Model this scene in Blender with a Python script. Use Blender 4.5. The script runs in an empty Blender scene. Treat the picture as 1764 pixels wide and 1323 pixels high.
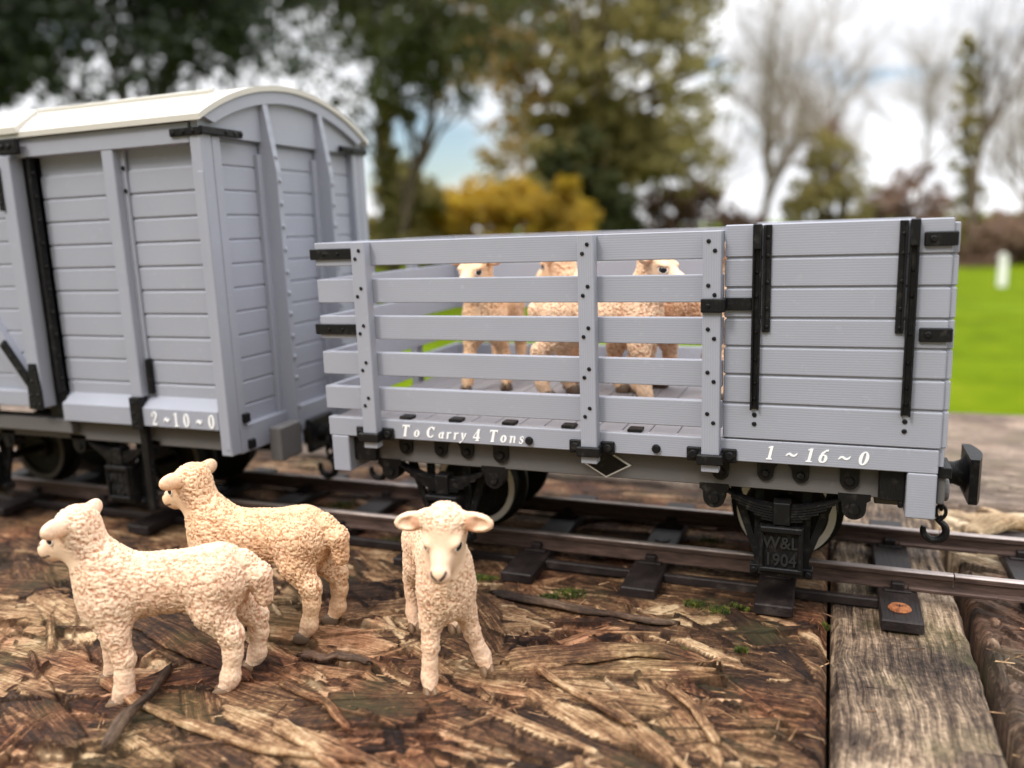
import bpy, math, random
import numpy as np
from mathutils import Vector, Matrix

SC = bpy.context.scene
U = 0.001                      # everything near the track is written in millimetres

# ------------------------------------------------------------------ camera
CAM = (-26.15, -213.18, 61.68)
PIT, YAW, ROLL = math.radians(10.7115), math.radians(-21.3377), math.radians(-2.0514)
F_PX = 1412.3
fw = Vector((math.sin(YAW) * math.cos(PIT), math.cos(YAW) * math.cos(PIT), -math.sin(PIT)))
rt = Vector((math.cos(YAW), -math.sin(YAW), 0.0))
up = rt.cross(fw)
r2 = rt * math.cos(ROLL) + up * math.sin(ROLL)
u2 = -rt * math.sin(ROLL) + up * math.cos(ROLL)
cd = bpy.data.cameras.new("camera")
cam = bpy.data.objects.new("camera", cd)
SC.collection.objects.link(cam)
M = Matrix(((r2.x, u2.x, -fw.x, CAM[0] * U), (r2.y, u2.y, -fw.y, CAM[1] * U), (r2.z, u2.z, -fw.z, CAM[2] * U), (0, 0, 0, 1)))
cam.matrix_world = M
cd.sensor_width = 36.0
cd.lens = F_PX / 1764 * 36.0
cd.clip_start = 0.01
cd.clip_end = 500.0
cd.dof.use_dof = True
cd.dof.focus_distance = 0.214
cd.dof.aperture_fstop = 28.82 / 3.15
SC.camera = cam

# ------------------------------------------------------------------ sky, sun, exposure
SUN_EL, SUN_AZ = math.radians(48), math.radians(205)     # azimuth clockwise from +Y
w = bpy.data.worlds.new("World")
SC.world = w
w.use_nodes = True
nt = w.node_tree
for n in list(nt.nodes):
    nt.nodes.remove(n)
N = nt.nodes.new
out = N('ShaderNodeOutputWorld')
sky = N('ShaderNodeTexSky')
sky.sky_type = 'NISHITA'
sky.sun_disc = False
sky.sun_elevation = SUN_EL
sky.sun_rotation = SUN_AZ
bg1 = N('ShaderNodeBackground'); bg1.inputs['Strength'].default_value = 0.13
nt.links.new(sky.outputs[0], bg1.inputs['Color'])
tc = N('ShaderNodeTexCoord')
mp = N('ShaderNodeMapping'); mp.inputs['Scale'].default_value = (1.0, 1.0, 2.6)
mp.inputs['Location'].default_value = (0.557, 0.148, 0.585)
nt.links.new(tc.outputs['Generated'], mp.inputs['Vector'])
nz = N('ShaderNodeTexNoise'); nz.inputs['Scale'].default_value = 3.2
nz.inputs['Detail'].default_value = 7; nz.inputs['Roughness'].default_value = 0.55
nt.links.new(mp.outputs[0], nz.inputs['Vector'])
cr = N('ShaderNodeValToRGB')
cr.color_ramp.elements[0].position = 0.31; cr.color_ramp.elements[0].color = (0, 0, 0, 1)
cr.color_ramp.elements[1].position = 0.38; cr.color_ramp.elements[1].color = (1, 1, 1, 1)
nt.links.new(nz.outputs['Fac'], cr.inputs[0])
nz2 = N('ShaderNodeTexNoise'); nz2.inputs['Scale'].default_value = 5.0
nz2.inputs['Detail'].default_value = 6
nt.links.new(mp.outputs[0], nz2.inputs['Vector'])
cr2 = N('ShaderNodeValToRGB')
cr2.color_ramp.elements[0].position = 0.33; cr2.color_ramp.elements[0].color = (0.70, 0.72, 0.76, 1)
cr2.color_ramp.elements[1].position = 0.66; cr2.color_ramp.elements[1].color = (1.0, 1.0, 1.02, 1)
nt.links.new(nz2.outputs['Fac'], cr2.inputs[0])
# overcast gets brighter towards the zenith
sx = N('ShaderNodeSeparateXYZ'); nt.links.new(tc.outputs['Generated'], sx.inputs[0])
mr = N('ShaderNodeMapRange')
mr.inputs['From Min'].default_value = 0.30; mr.inputs['From Max'].default_value = 0.85
mr.inputs['To Min'].default_value = 1.32; mr.inputs['To Max'].default_value = 4.0
nt.links.new(sx.outputs['Z'], mr.inputs['Value'])
# sky low behind the camera is dimmed, an added mask cutting front light
m1 = N('ShaderNodeMapRange'); m1.interpolation_type = 'SMOOTHSTEP'
m1.inputs['From Min'].default_value = -0.45; m1.inputs['From Max'].default_value = 0.05
m1.inputs['To Min'].default_value = 1.0; m1.inputs['To Max'].default_value = 0.0
nt.links.new(sx.outputs['Y'], m1.inputs['Value'])
m2 = N('ShaderNodeMapRange'); m2.interpolation_type = 'SMOOTHSTEP'
m2.inputs['From Min'].default_value = 0.30; m2.inputs['From Max'].default_value = 0.62
m2.inputs['To Min'].default_value = 1.0; m2.inputs['To Max'].default_value = 0.0
nt.links.new(sx.outputs['Z'], m2.inputs['Value'])
m3 = N('ShaderNodeMath'); m3.operation = 'MULTIPLY'; nt.links.new(m1.outputs[0], m3.inputs[0]); nt.links.new(m2.outputs[0], m3.inputs[1])
dim_sky = N('ShaderNodeBackground'); dim_sky.inputs['Color'].default_value = (0.16, 0.17, 0.12, 1); dim_sky.inputs['Strength'].default_value = 1.0
bg2 = N('ShaderNodeBackground')
nt.links.new(cr2.outputs[0], bg2.inputs['Color'])
nt.links.new(mr.outputs[0], bg2.inputs['Strength'])
mx = N('ShaderNodeMixShader')
# one clear break in the cloud, low in the north-west
dv = N('ShaderNodeVectorMath'); dv.operation = 'DISTANCE'; dv.inputs[1].default_value = (-0.4446, 0.8910, 0.0915)
nt.links.new(tc.outputs['Generated'], dv.inputs[0])
da = N('ShaderNodeMath'); da.operation = 'MULTIPLY_ADD'; da.inputs[1].default_value = 0.16
nt.links.new(nz2.outputs['Fac'], da.inputs[0]); nt.links.new(dv.outputs['Value'], da.inputs[2])
dm = N('ShaderNodeMapRange'); dm.interpolation_type = 'SMOOTHSTEP'; dm.inputs['From Min'].default_value = 0.12; dm.inputs['From Max'].default_value = 0.19
nt.links.new(da.outputs[0], dm.inputs['Value'])
cm = N('ShaderNodeMath'); cm.operation = 'MULTIPLY'; nt.links.new(cr.outputs[0], cm.inputs[0]); nt.links.new(dm.outputs[0], cm.inputs[1])
nt.links.new(cm.outputs[0], mx.inputs[0]); nt.links.new(bg1.outputs[0], mx.inputs[1]); nt.links.new(bg2.outputs[0], mx.inputs[2])
mxb = N('ShaderNodeMixShader'); nt.links.new(m3.outputs[0], mxb.inputs[0])
nt.links.new(mx.outputs[0], mxb.inputs[1]); nt.links.new(dim_sky.outputs[0], mxb.inputs[2])
nt.links.new(mxb.outputs[0], out.inputs['Surface'])

sd = bpy.data.lights.new("sun", 'SUN')
sd.energy = 1.8; sd.angle = math.radians(12); sd.color = (1.0, 0.93, 0.83)
sun = bpy.data.objects.new("sun", sd)
SC.collection.objects.link(sun)
sv = Vector((math.sin(SUN_AZ) * math.cos(SUN_EL), math.cos(SUN_AZ) * math.cos(SUN_EL), math.sin(SUN_EL)))
sun.rotation_euler = sv.to_track_quat('Z', 'Y').to_euler()
SC.view_settings.view_transform = 'Standard'
SC.view_settings.look = 'None'
SC.view_settings.exposure = 0.08
SC.view_settings.gamma = 1.0

# ------------------------------------------------------------------ materials
def mat(name, col, rough=0.6, metal=0.0, spec=0.4):
    m = bpy.data.materials.new(name); m.use_nodes = True
    b = m.node_tree.nodes['Principled BSDF']
    b.inputs['Base Color'].default_value = (*col, 1)
    b.inputs['Roughness'].default_value = rough
    b.inputs['Metallic'].default_value = metal
    b.inputs['Specular IOR Level'].default_value = spec
    return m

class G:
    """tiny helper round a material's node tree"""
    def __init__(s, m):
        s.t = m.node_tree; s.b = s.t.nodes['Principled BSDF']
        s.tc = s.t.nodes.new('ShaderNodeTexCoord')
    def n(s, typ, **k):
        x = s.t.nodes.new(typ)
        for a, v in k.items(): setattr(x, a, v)
        return x
    def l(s, a, b): s.t.links.new(a, b)
    def map(s, src, scale=(1, 1, 1), rot=(0, 0, 0)):
        x = s.n('ShaderNodeMapping'); x.inputs['Scale'].default_value = scale; x.inputs['Rotation'].default_value = rot
        s.l(src, x.inputs['Vector']); return x.outputs[0]
    def noise(s, vec, scale, detail=4, rough=0.5, dist=0.0):
        x = s.n('ShaderNodeTexNoise'); x.inputs['Scale'].default_value = scale
        x.inputs['Detail'].default_value = detail; x.inputs['Roughness'].default_value = rough
        x.inputs['Distortion'].default_value = dist
        s.l(vec, x.inputs['Vector']); return x.outputs['Fac']
    def ramp(s, fac, *stops):
        x = s.n('ShaderNodeValToRGB'); e = x.color_ramp.elements
        while len(e) < len(stops): e.new(0.5)
        for i, (p, c) in enumerate(stops):
            e[i].position = p; e[i].color = (*c, 1) if len(c) == 3 else c
        s.l(fac, x.inputs[0]); return x.outputs[0]
    def mixc(s, fac, a, b, typ='MIX'):
        x = s.n('ShaderNodeMix', data_type='RGBA', blend_type=typ)
        for sock, v in ((x.inputs[0], fac), (x.inputs[6], a), (x.inputs[7], b)):
            if isinstance(v, (int, float)): sock.default_value = v
            elif isinstance(v, tuple): sock.default_value = (*v, 1)
            else: s.l(v, sock)
        return x.outputs[2]
    def math(s, op, a, b=0.0, c=0.0):
        x = s.n('ShaderNodeMath', operation=op)
        for sock, v in zip(x.inputs, (a, b, c)):
            if isinstance(v, (int, float)): sock.default_value = v
            else: s.l(v, sock)
        return x.outputs[0]
    def bump(s, h, dist, strength=1.0, prev=None):
        x = s.n('ShaderNodeBump'); x.inputs['Distance'].default_value = dist; x.inputs['Strength'].default_value = strength
        s.l(h, x.inputs['Height'])
        if prev is not None: s.l(prev, x.inputs['Normal'])
        return x.outputs[0]

def plastic(name, col, rough, axis, pitch=0.62, amp=0.000014):
    """3D printed plastic: fine layer lines along one axis"""
    m = mat(name, col, rough, spec=0.35); g = G(m)
    wv = g.n('ShaderNodeTexWave', wave_type='BANDS', bands_direction=axis, wave_profile='SIN')
    wv.inputs['Scale'].default_value = (2 * math.pi / (pitch * U)) / 20.0
    wv.inputs['Distortion'].default_value = 0.25
    wv.inputs['Detail'].default_value = 1.0
    wv.inputs['Detail Scale'].default_value = 0.3
    g.l(g.tc.outputs['Object'], wv.inputs['Vector'])
    ns = g.noise(g.tc.outputs['Object'], 900, 3)
    ns2 = g.noise(g.tc.outputs['Object'], 60, 3)
    h = g.math('ADD', wv.outputs['Fac'], g.math('MULTIPLY', ns, 0.6))
    g.l(g.bump(h, amp), g.b.inputs['Normal'])
    if max(col) < .05: g.b.inputs['Specular IOR Level'].default_value = .22
    c0 = tuple(c * 0.94 for c in col); c1 = tuple(min(1, c * 1.06) for c in col)
    k = g.math('ADD', g.math('MULTIPLY', wv.outputs['Fac'], 0.45), g.math('MULTIPLY', ns2, 0.6))
    base = g.ramp(k, (0.25, c0), (0.85, c1))
    fine = g.noise(g.tc.outputs['Object'], 420, 5, .7)
    if max(col) < .05: dust = g.math('MULTIPLY', g.ramp(fine, (.54, (0, 0, 0)), (.72, (1, 1, 1))), .35)
    else: dust = g.math('MULTIPLY', g.ramp(fine, (.60, (0, 0, 0)), (.74, (1, 1, 1))), .22)
    g.l(g.mixc(dust, base, (.10, .09, .08) if max(col) < .05 else tuple(min(1, c * 1.5 + .04) for c in col)), g.b.inputs['Base Color'])
    rr = g.n('ShaderNodeMapRange'); g.l(ns, rr.inputs['Value'])
    rr.inputs['To Min'].default_value = rough - .1; rr.inputs['To Max'].default_value = rough + .12
    g.l(rr.outputs[0], g.b.inputs['Roughness'])
    return m

GREY = (0.312, 0.322, 0.372)
M_grey = plastic("grey_print", GREY, 0.50, 'Z')
M_greyx = plastic("grey_print_post", GREY, 0.50, 'X')
M_grey_shade = plastic("grey_print_shaded", (0.125, 0.117, 0.115), 0.7, 'Z', 0.62, 0.00001)  # darker copy of the grey print, underframe shade put into the colour
M_floor = plastic("floor_print", (0.27, 0.255, 0.265), 0.6, 'Y', 0.7)
M_black = plastic("black_print", (0.0075, 0.0072, 0.0078), 0.45, 'X', 0.55, 0.00004)
M_blackf = plastic("black_frame", (0.006, 0.006, 0.0065), 0.55, 'Z', 0.5)
M_white = mat("white_paint", (0.90, 0.90, 0.90), 0.55)
M_rim = mat("rim_white", (0.80, 0.77, 0.75), 0.5)
M_cream = plastic("cream_roof", (0.53, 0.50, 0.445), 0.5, 'Y', 0.8, 0.00002)
M_steel = mat("dark_steel", (0.05, 0.045, 0.045), 0.35, 0.8)

def rail_mat():
    m = mat("rail_nickel", (0.1, 0.07, 0.06), 0.5, 0.35); g = G(m)
    sp = g.n('ShaderNodeSeparateXYZ'); g.l(g.tc.outputs['Object'], sp.inputs[0])
    n1 = g.noise(g.map(g.tc.outputs['Object'], (0.15, 1, 1)), 900, 5, 0.6)
    n2 = g.noise(g.tc.outputs['Object'], 250, 4, 0.6)
    col = g.ramp(n1, (0.3, (0.055, 0.034, 0.028)), (0.6, (0.135, 0.085, 0.068)), (0.8, (0.24, 0.17, 0.14)))
    top = g.ramp(g.math('ADD', sp.outputs['Z'], g.math('MULTIPLY', n1, 0.0004)), (0.0, (0, 0, 0)), (1.0, (1, 1, 1)))
    t = g.n('ShaderNodeMapRange'); g.l(sp.outputs['Z'], t.inputs['Value'])
    t.inputs['From Min'].default_value = 0.0086; t.inputs['From Max'].default_value = 0.0090
    f = g.math('MULTIPLY', t.outputs[0], g.math('ADD', g.math('MULTIPLY', n2, 0.7), 0.5))
    f = g.math('MINIMUM', f, 1.0)
    g.l(g.mixc(f, col, (0.46, 0.39, 0.36)), g.b.inputs['Base Color'])
    g.l(g.math('ADD', g.math('MULTIPLY', f, 0.6), 0.25), g.b.inputs['Metallic'])
    g.l(g.math('SUBTRACT', 0.66, g.math('MULTIPLY', f, 0.28)), g.b.inputs['Roughness'])
    g.l(g.bump(n1, 0.00008), g.b.inputs['Normal'])
    return m
M_rail = rail_mat()

def sleeper_mat():
    m = mat("sleeper_plastic", (0.03, 0.025, 0.024), 0.5, spec=.25); g = G(m)
    n1 = g.noise(g.map(g.tc.outputs['Object'], (1, 0.08, 1)), 1500, 4, 0.6, 0.3)
    n2 = g.noise(g.tc.outputs['Object'], 160, 4, 0.6)
    g.l(g.ramp(n2, (0.3, (0.012, 0.009, 0.009)), (0.6, (0.026, 0.019, 0.018)), (0.75, (0.065, 0.052, 0.043))), g.b.inputs['Base Color'])
    g.l(g.bump(n1, 0.00025, 0.9), g.b.inputs['Normal'])
    g.l(g.math('ADD', g.math('MULTIPLY', n2, 0.4), 0.28), g.b.inputs['Roughness'])
    return m
M_sleeper = sleeper_mat()

# ------------------------------------------------------------------ mesh builder
def _cb():
    """template of a chamfered box: signs of the 24 vertices and the faces"""
    V = []; idx = {}
    for sxx in (-1, 1):
        for sy in (-1, 1):
            for sz in (-1, 1):
                for a in range(3):
                    idx[(sxx, sy, sz, a)] = len(V); V.append((sxx, sy, sz, a))
    Fc = []
    for a in range(3):
        o = [i for i in range(3) if i != a]
        for s in (-1, 1):
            q = []
            for t in ((-1, -1), (1, -1), (1, 1), (-1, 1)):
                k = [0, 0, 0]; k[a] = s; k[o[0]] = t[0]; k[o[1]] = t[1]
                q.append(idx[(*k, a)])
            Fc.append(q)
    for a in range(3):
        o = [i for i in range(3) if i != a]
        for s0 in (-1, 1):
            for s1 in (-1, 1):
                k = [0, 0, 0]; k[o[0]] = s0; k[o[1]] = s1
                k1 = list(k); k1[a] = -1; k2 = list(k); k2[a] = 1
                Fc.append([idx[(*k1, o[0])], idx[(*k1, o[1])], idx[(*k2, o[1])], idx[(*k2, o[0])]])
    for sxx in (-1, 1):
        for sy in (-1, 1):
            for sz in (-1, 1):
                Fc.append([idx[(sxx, sy, sz, a)] for a in range(3)])
    return V, Fc
CBV, CBF = _cb()

class MB:
    def __init__(s): s.v = []; s.f = []
    def add(s, vs, fs):
        o = len(s.v); s.v += [tuple(map(float, p)) for p in vs]; s.f += [[i + o for i in f] for f in fs]; return s
    def box(s, x0, x1, y0, y1, z0, z1, c=0.18):
        c = min(c, (x1 - x0) * .3, (y1 - y0) * .3, (z1 - z0) * .3)
        ctr = ((x0 + x1) / 2, (y0 + y1) / 2, (z0 + z1) / 2); h = ((x1 - x0) / 2, (y1 - y0) / 2, (z1 - z0) / 2)
        vs = []
        for a0, a1, a2, ax in CBV:
            sg = (a0, a1, a2)
            vs.append([ctr[i] + sg[i] * (h[i] - (0 if i == ax else c)) for i in range(3)])
        # fix winding
        fs = []
        for f in CBF:
            p = [Vector(vs[i]) for i in f]
            n = (p[1] - p[0]).cross(p[2] - p[0]); m = sum(p, Vector()) / len(p) - Vector(ctr)
            fs.append(f if n.dot(m) > 0 else f[::-1])
        return s.add(vs, fs)
    def cyl(s, p0, p1, r0, r1=None, n=16, caps=True, c=0.0):
        r1 = r0 if r1 is None else r1
        if c > 0:
            a, b = Vector(p0), Vector(p1); d = (b - a).normalized()
            return s.tube([a, a + d * c * .99, b - d * c, b], [r0 - c, r0, r1, r1 - c], n)
        return s.tube([p0, p1], [r0, r1], n, caps)
    def tube(s, pts, rad, n=10, caps=True, closed=False):
        pts = [Vector(p) for p in pts]
        if not isinstance(rad, (list, tuple)): rad = [rad] * len(pts)
        k = len(pts); vs = []; prev = None
        for i in range(k):
            if closed: t = pts[(i + 1) % k] - pts[i - 1]
            else: t = pts[min(i + 1, k - 1)] - pts[max(i - 1, 0)]
            t.normalize()
            if prev is None:
                a = Vector((0, 0, 1)) if abs(t.z) < .9 else Vector((1, 0, 0))
                x = t.cross(a).normalized()
            else:
                x = (prev - t * prev.dot(t)).normalized()
            prev = x; y = t.cross(x)
            for j in range(n):
                an = 2 * math.pi * j / n
                vs.append(pts[i] + (x * math.cos(an) + y * math.sin(an)) * rad[i])
        fs = []
        for i in range(k if closed else k - 1):
            i2 = (i + 1) % k
            for j in range(n):
                j2 = (j + 1) % n
                fs.append([i * n + j, i * n + j2, i2 * n + j2, i2 * n + j])
        if caps and not closed:
            fs.append(list(range(n))[::-1]); fs.append([(k - 1) * n + j for j in range(n)])
        return s.add(vs, fs)
    def prism(s, poly, a0, a1, axis='y'):
        """extrude a 2D polygon: axis y -> (x,z), x -> (y,z), z -> (x,y)"""
        n = len(poly)
        area = sum(poly[i][0] * poly[(i + 1) % n][1] - poly[(i + 1) % n][0] * poly[i][1] for i in range(n))
        if area < 0: poly = poly[::-1]
        def P(p, a):
            return {'y': (p[0], a, p[1]), 'x': (a, p[0], p[1]), 'z': (p[0], p[1], a)}[axis]
        vs = [P(p, a0) for p in poly] + [P(p, a1) for p in poly]
        fs = [list(range(n)), [n + i for i in range(n)][::-1]]
        fs += [[i, n + i, n + (i + 1) % n, (i + 1) % n] for i in range(n)]
        if axis != 'y': fs = [f[::-1] for f in fs]
        return s.add(vs, fs)
    def ring(s, c, r_in, r_out, y0, y1, n=48):
        """annulus in the xz plane"""
        vs = []
        for i in range(n):
            a = 2 * math.pi * i / n; ca, sa = math.cos(a), math.sin(a)
            for r, y in ((r_in, y0), (r_out, y0), (r_out, y1), (r_in, y1)):
                vs.append((c[0] + ca * r, y, c[1] + sa * r))
        fs = []
        for i in range(n):
            j = (i + 1) % n
            for k in range(4):
                fs.append([i * 4 + k, i * 4 + (k + 1) % 4, j * 4 + (k + 1) % 4, j * 4 + k])
        return s.add(vs, fs)

ROOT = {}
def rootpos(o):
    while o.parent: o = o.parent
    return ROOT.get(o.name, (0, 0, 0))
def part(name, mb, m, parent=None, smooth=False, label=None):
    me = bpy.data.meshes.new(name)
    off = rootpos(parent) if parent else (0, 0, 0)
    me.from_pydata([((x - off[0]) * U, (y - off[1]) * U, (z - off[2]) * U) for x, y, z in mb.v], [], mb.f)
    me.update()
    if m: me.materials.append(m)
    o = bpy.data.objects.new(name, me)
    SC.collection.objects.link(o)
    if parent: o.parent = parent
    if smooth:
        me.polygons.foreach_set('use_smooth', [True] * len(me.polygons))
        if smooth != 'all': me.set_sharp_from_angle(angle=math.radians(40))
    if label: o['label'] = label
    return o
def thing(name, label, cat, loc, group=None):
    o = bpy.data.objects.new(name, None); SC.collection.objects.link(o)
    o.empty_display_size = 0.01
    o.location = [c * U for c in loc]; ROOT[o.name] = loc
    o['label'] = label; o['category'] = cat
    if group: o['group'] = group
    return o
def tag(o, label=None, cat=None, group=None, kind=None):
    if label: o['label'] = label
    if cat: o['category'] = cat
    if group: o['group'] = group
    if kind: o['kind'] = kind
    return o

# ------------------------------------------------------------------ lettering (hand-made serif glyphs)
def arc(cx, cy, rx, ry, a0, a1, w0, w1, n=22):
    P = []; W = []
    for i in range(n + 1):
        a = math.radians(a0 + (a1 - a0) * i / n)
        P.append((cx + rx * math.cos(a), cy + ry * math.sin(a))); W.append(w0 + w1 * abs(math.cos(a)) ** 1.5)
    return P, W
def ln(pts, w):
    return pts, (w if isinstance(w, list) else [w] * len(pts))
GL = {
 'T': [ln([(.36, 0), (.36, 1)], .22), ln([(.02, .945), (.72, .945)], .11), ln([(.045, 1), (.01, .76)], [.09, .03]), ln([(.695, 1), (.73, .76)], [.09, .03]), ln([(.18, .035), (.54, .035)], .07)],
 'o': [arc(.25, .31, .175, .27, 0, 360, .07, .11)],
 'C': [arc(.42, .5, .31, .43, 42, 318, .08, .15), ln([(.70, .98), (.69, .68)], [.05, .09]), ln([(.65, .21), (.70, .28)], [.08, .03])],
 'a': [arc(.22, .28, .15, .23, 0, 360, .06, .09), ln([(.41, .58), (.37, .1), (.42, .02), (.52, .08)], [.15, .14, .09, .04])],
 'r': [ln([(.14, 0), (.14, .58)], .15), ln([(.02, .55), (.14, .56)], .06), ln([(.17, .38), (.25, .53), (.36, .57), (.39, .5)], [.05, .08, .11, .14])],
 'y': [ln([(.02, .57), (.14, .58), (.22, .28), (.25, .06)], [.04, .14, .15, .08]), ln([(.44, .58), (.40, .25), (.24, -.08), (.06, -.24)], [.13, .08, .06, .06]), ln([(.02, -.22), (.10, -.22)], .12)],
 '4': [ln([(.40, 1), (.02, .30)], .07), ln([(0, .27), (.62, .27)], .10), ln([(.42, 1), (.42, 0)], .19), ln([(.25, .03), (.58, .03)], .06)],
 'n': [ln([(.12, 0), (.12, .58)], .15), ln([(.0, .55), (.12, .56)], .06), ln([(.15, .40), (.24, .54), (.36, .56), (.42, .46), (.42, .08), (.52, .04)], [.05, .07, .10, .14, .14, .04])],
 's': [ln([(.36, .44), (.34, .56), (.22, .60), (.10, .52), (.13, .39), (.28, .30), (.35, .17), (.25, .03), (.10, .03), (.05, .17)], [.04, .06, .08, .10, .13, .14, .13, .09, .07, .05])],
 '1': [ln([(.27, 0), (.27, 1)], .19), ln([(.06, .88), (.27, .96)], .08), ln([(.06, .03), (.48, .03)], .07)],
 '6': [arc(.29, .30, .19, .27, 0, 360, .07, .13), ln([(.53, .93), (.36, .90), (.18, .68), (.105, .40)], [.12, .10, .15, .19])],
 '0': [arc(.30, .5, .21, .46, 0, 360, .07, .14)],
 '~': [ln([(.0, .33), (.10, .48), (.20, .53), (.38, .40), (.50, .37), (.60, .45), (.66, .58)], [.05, .12, .13, .13, .12, .11, .05])],
 '2': [ln([(.06, .66), (.05, .82), (.16, .96), (.34, .96), (.45, .80), (.40, .58), (.22, .32), (.04, .08)], [.15, .12, .07, .09, .16, .17, .11, .07]), ln([(.04, .06), (.30, .08), (.42, .05), (.50, .24)], [.09, .16, .14, .04])],
}
def glyph(mb, ch, x, z, h, y, wscale=1.0, shear=0.22, xs=1.0, th=0.14):
    for si, (pts, W) in enumerate(GL[ch]):
        yy = y - si * 0.012
        L = []; R = []
        k = len(pts)
        closed = abs(pts[0][0] - pts[-1][0]) + abs(pts[0][1] - pts[-1][1]) < 1e-6
        for i in range(k):
            if closed: a, b = pts[(i - 1) if i > 0 else k - 2], pts[(i + 1) if i < k - 1 else 1]
            else: a, b = pts[max(i - 1, 0)], pts[min(i + 1, k - 1)]
            dx, dz = b[0] - a[0], b[1] - a[1]; q = math.hypot(dx, dz) or 1
            nx, nz = -dz / q, dx / q; hw = W[i] * wscale * 1.08 / 2
            for S, sg in ((L, 1), (R, -1)):
                px, pz = pts[i][0] + nx * hw * sg, pts[i][1] + nz * hw * sg
                S.append((x + (px * xs + pz * shear) * h, z + pz * h))
        vs = [(p[0], yy - th, p[1]) for p in L] + [(p[0], yy - th, p[1]) for p in R] + [(p[0], yy + .05, p[1]) for p in L] + [(p[0], yy + .05, p[1]) for p in R]
        fs = []
        for i in range(k - 1):
            fs += [[i, i + 1, k + i + 1, k + i], [i, 2 * k + i, 2 * k + i + 1, i + 1], [k + i, k + i + 1, 3 * k + i + 1, 3 * k + i]]
        if not closed:
            fs += [[0, k, 3 * k, 2 * k], [k - 1, 3 * k - 1, 4 * k - 1, 2 * k - 1]]
        mb.add(vs, fs)
def text_obj(name, s, size, loc, m, parent, sx=1.0, depth=0.25, pos=None):
    """raised sans lettering on a plate that faces -y, as a mesh"""
    cu = bpy.data.curves.new(name, 'FONT'); cu.body = s; cu.size = size * U; cu.extrude = depth * U; cu.align_x = 'CENTER'
    cu.offset = 0.015 * size * U
    o = bpy.data.objects.new(name + '_src', cu); SC.collection.objects.link(o)
    bpy.context.view_layer.update()
    me = bpy.data.meshes.new_from_object(o.evaluated_get(bpy.context.evaluated_depsgraph_get()))
    bpy.data.objects.remove(o); bpy.data.curves.remove(cu)
    off = rootpos(parent)
    me.transform(Matrix.Translation([(loc[i] - off[i]) * U for i in range(3)]) @ Matrix.Rotation(math.pi / 2, 4, 'X') @ Matrix.Diagonal((sx, 1, 1, 1)))
    me.materials.clear(); me.materials.append(m)
    ob = bpy.data.objects.new(name, me); SC.collection.objects.link(ob); ob.parent = parent
    return ob
# ================================================================== open slatted wagon
M_cast = mat('cast_letters', (.018, .018, .019), .45)
YC = 48.8          # centre line of the track
W2 = 97.6          # body width
def bolt(mb, x, y, z, r=0.95, d=0.8, ax='y', s=-1):
    if ax == 'y': mb.cyl((x, y, z), (x, y + s * d, z), r, r * .92, 10, c=0.2)
    else: mb.cyl((x, y, z), (x + s * d, y, z), r, r * .92, 10, c=0.2)

def mir(p):        # front side -> back side
    return W2 - p
def ybox(mb, x0, x1, ya, yb, z0, z1, c=.18, back=False):
    if back: ya, yb = mir(yb), mir(ya)
    mb.box(x0, x1, ya, yb, z0, z1, c)

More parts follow.
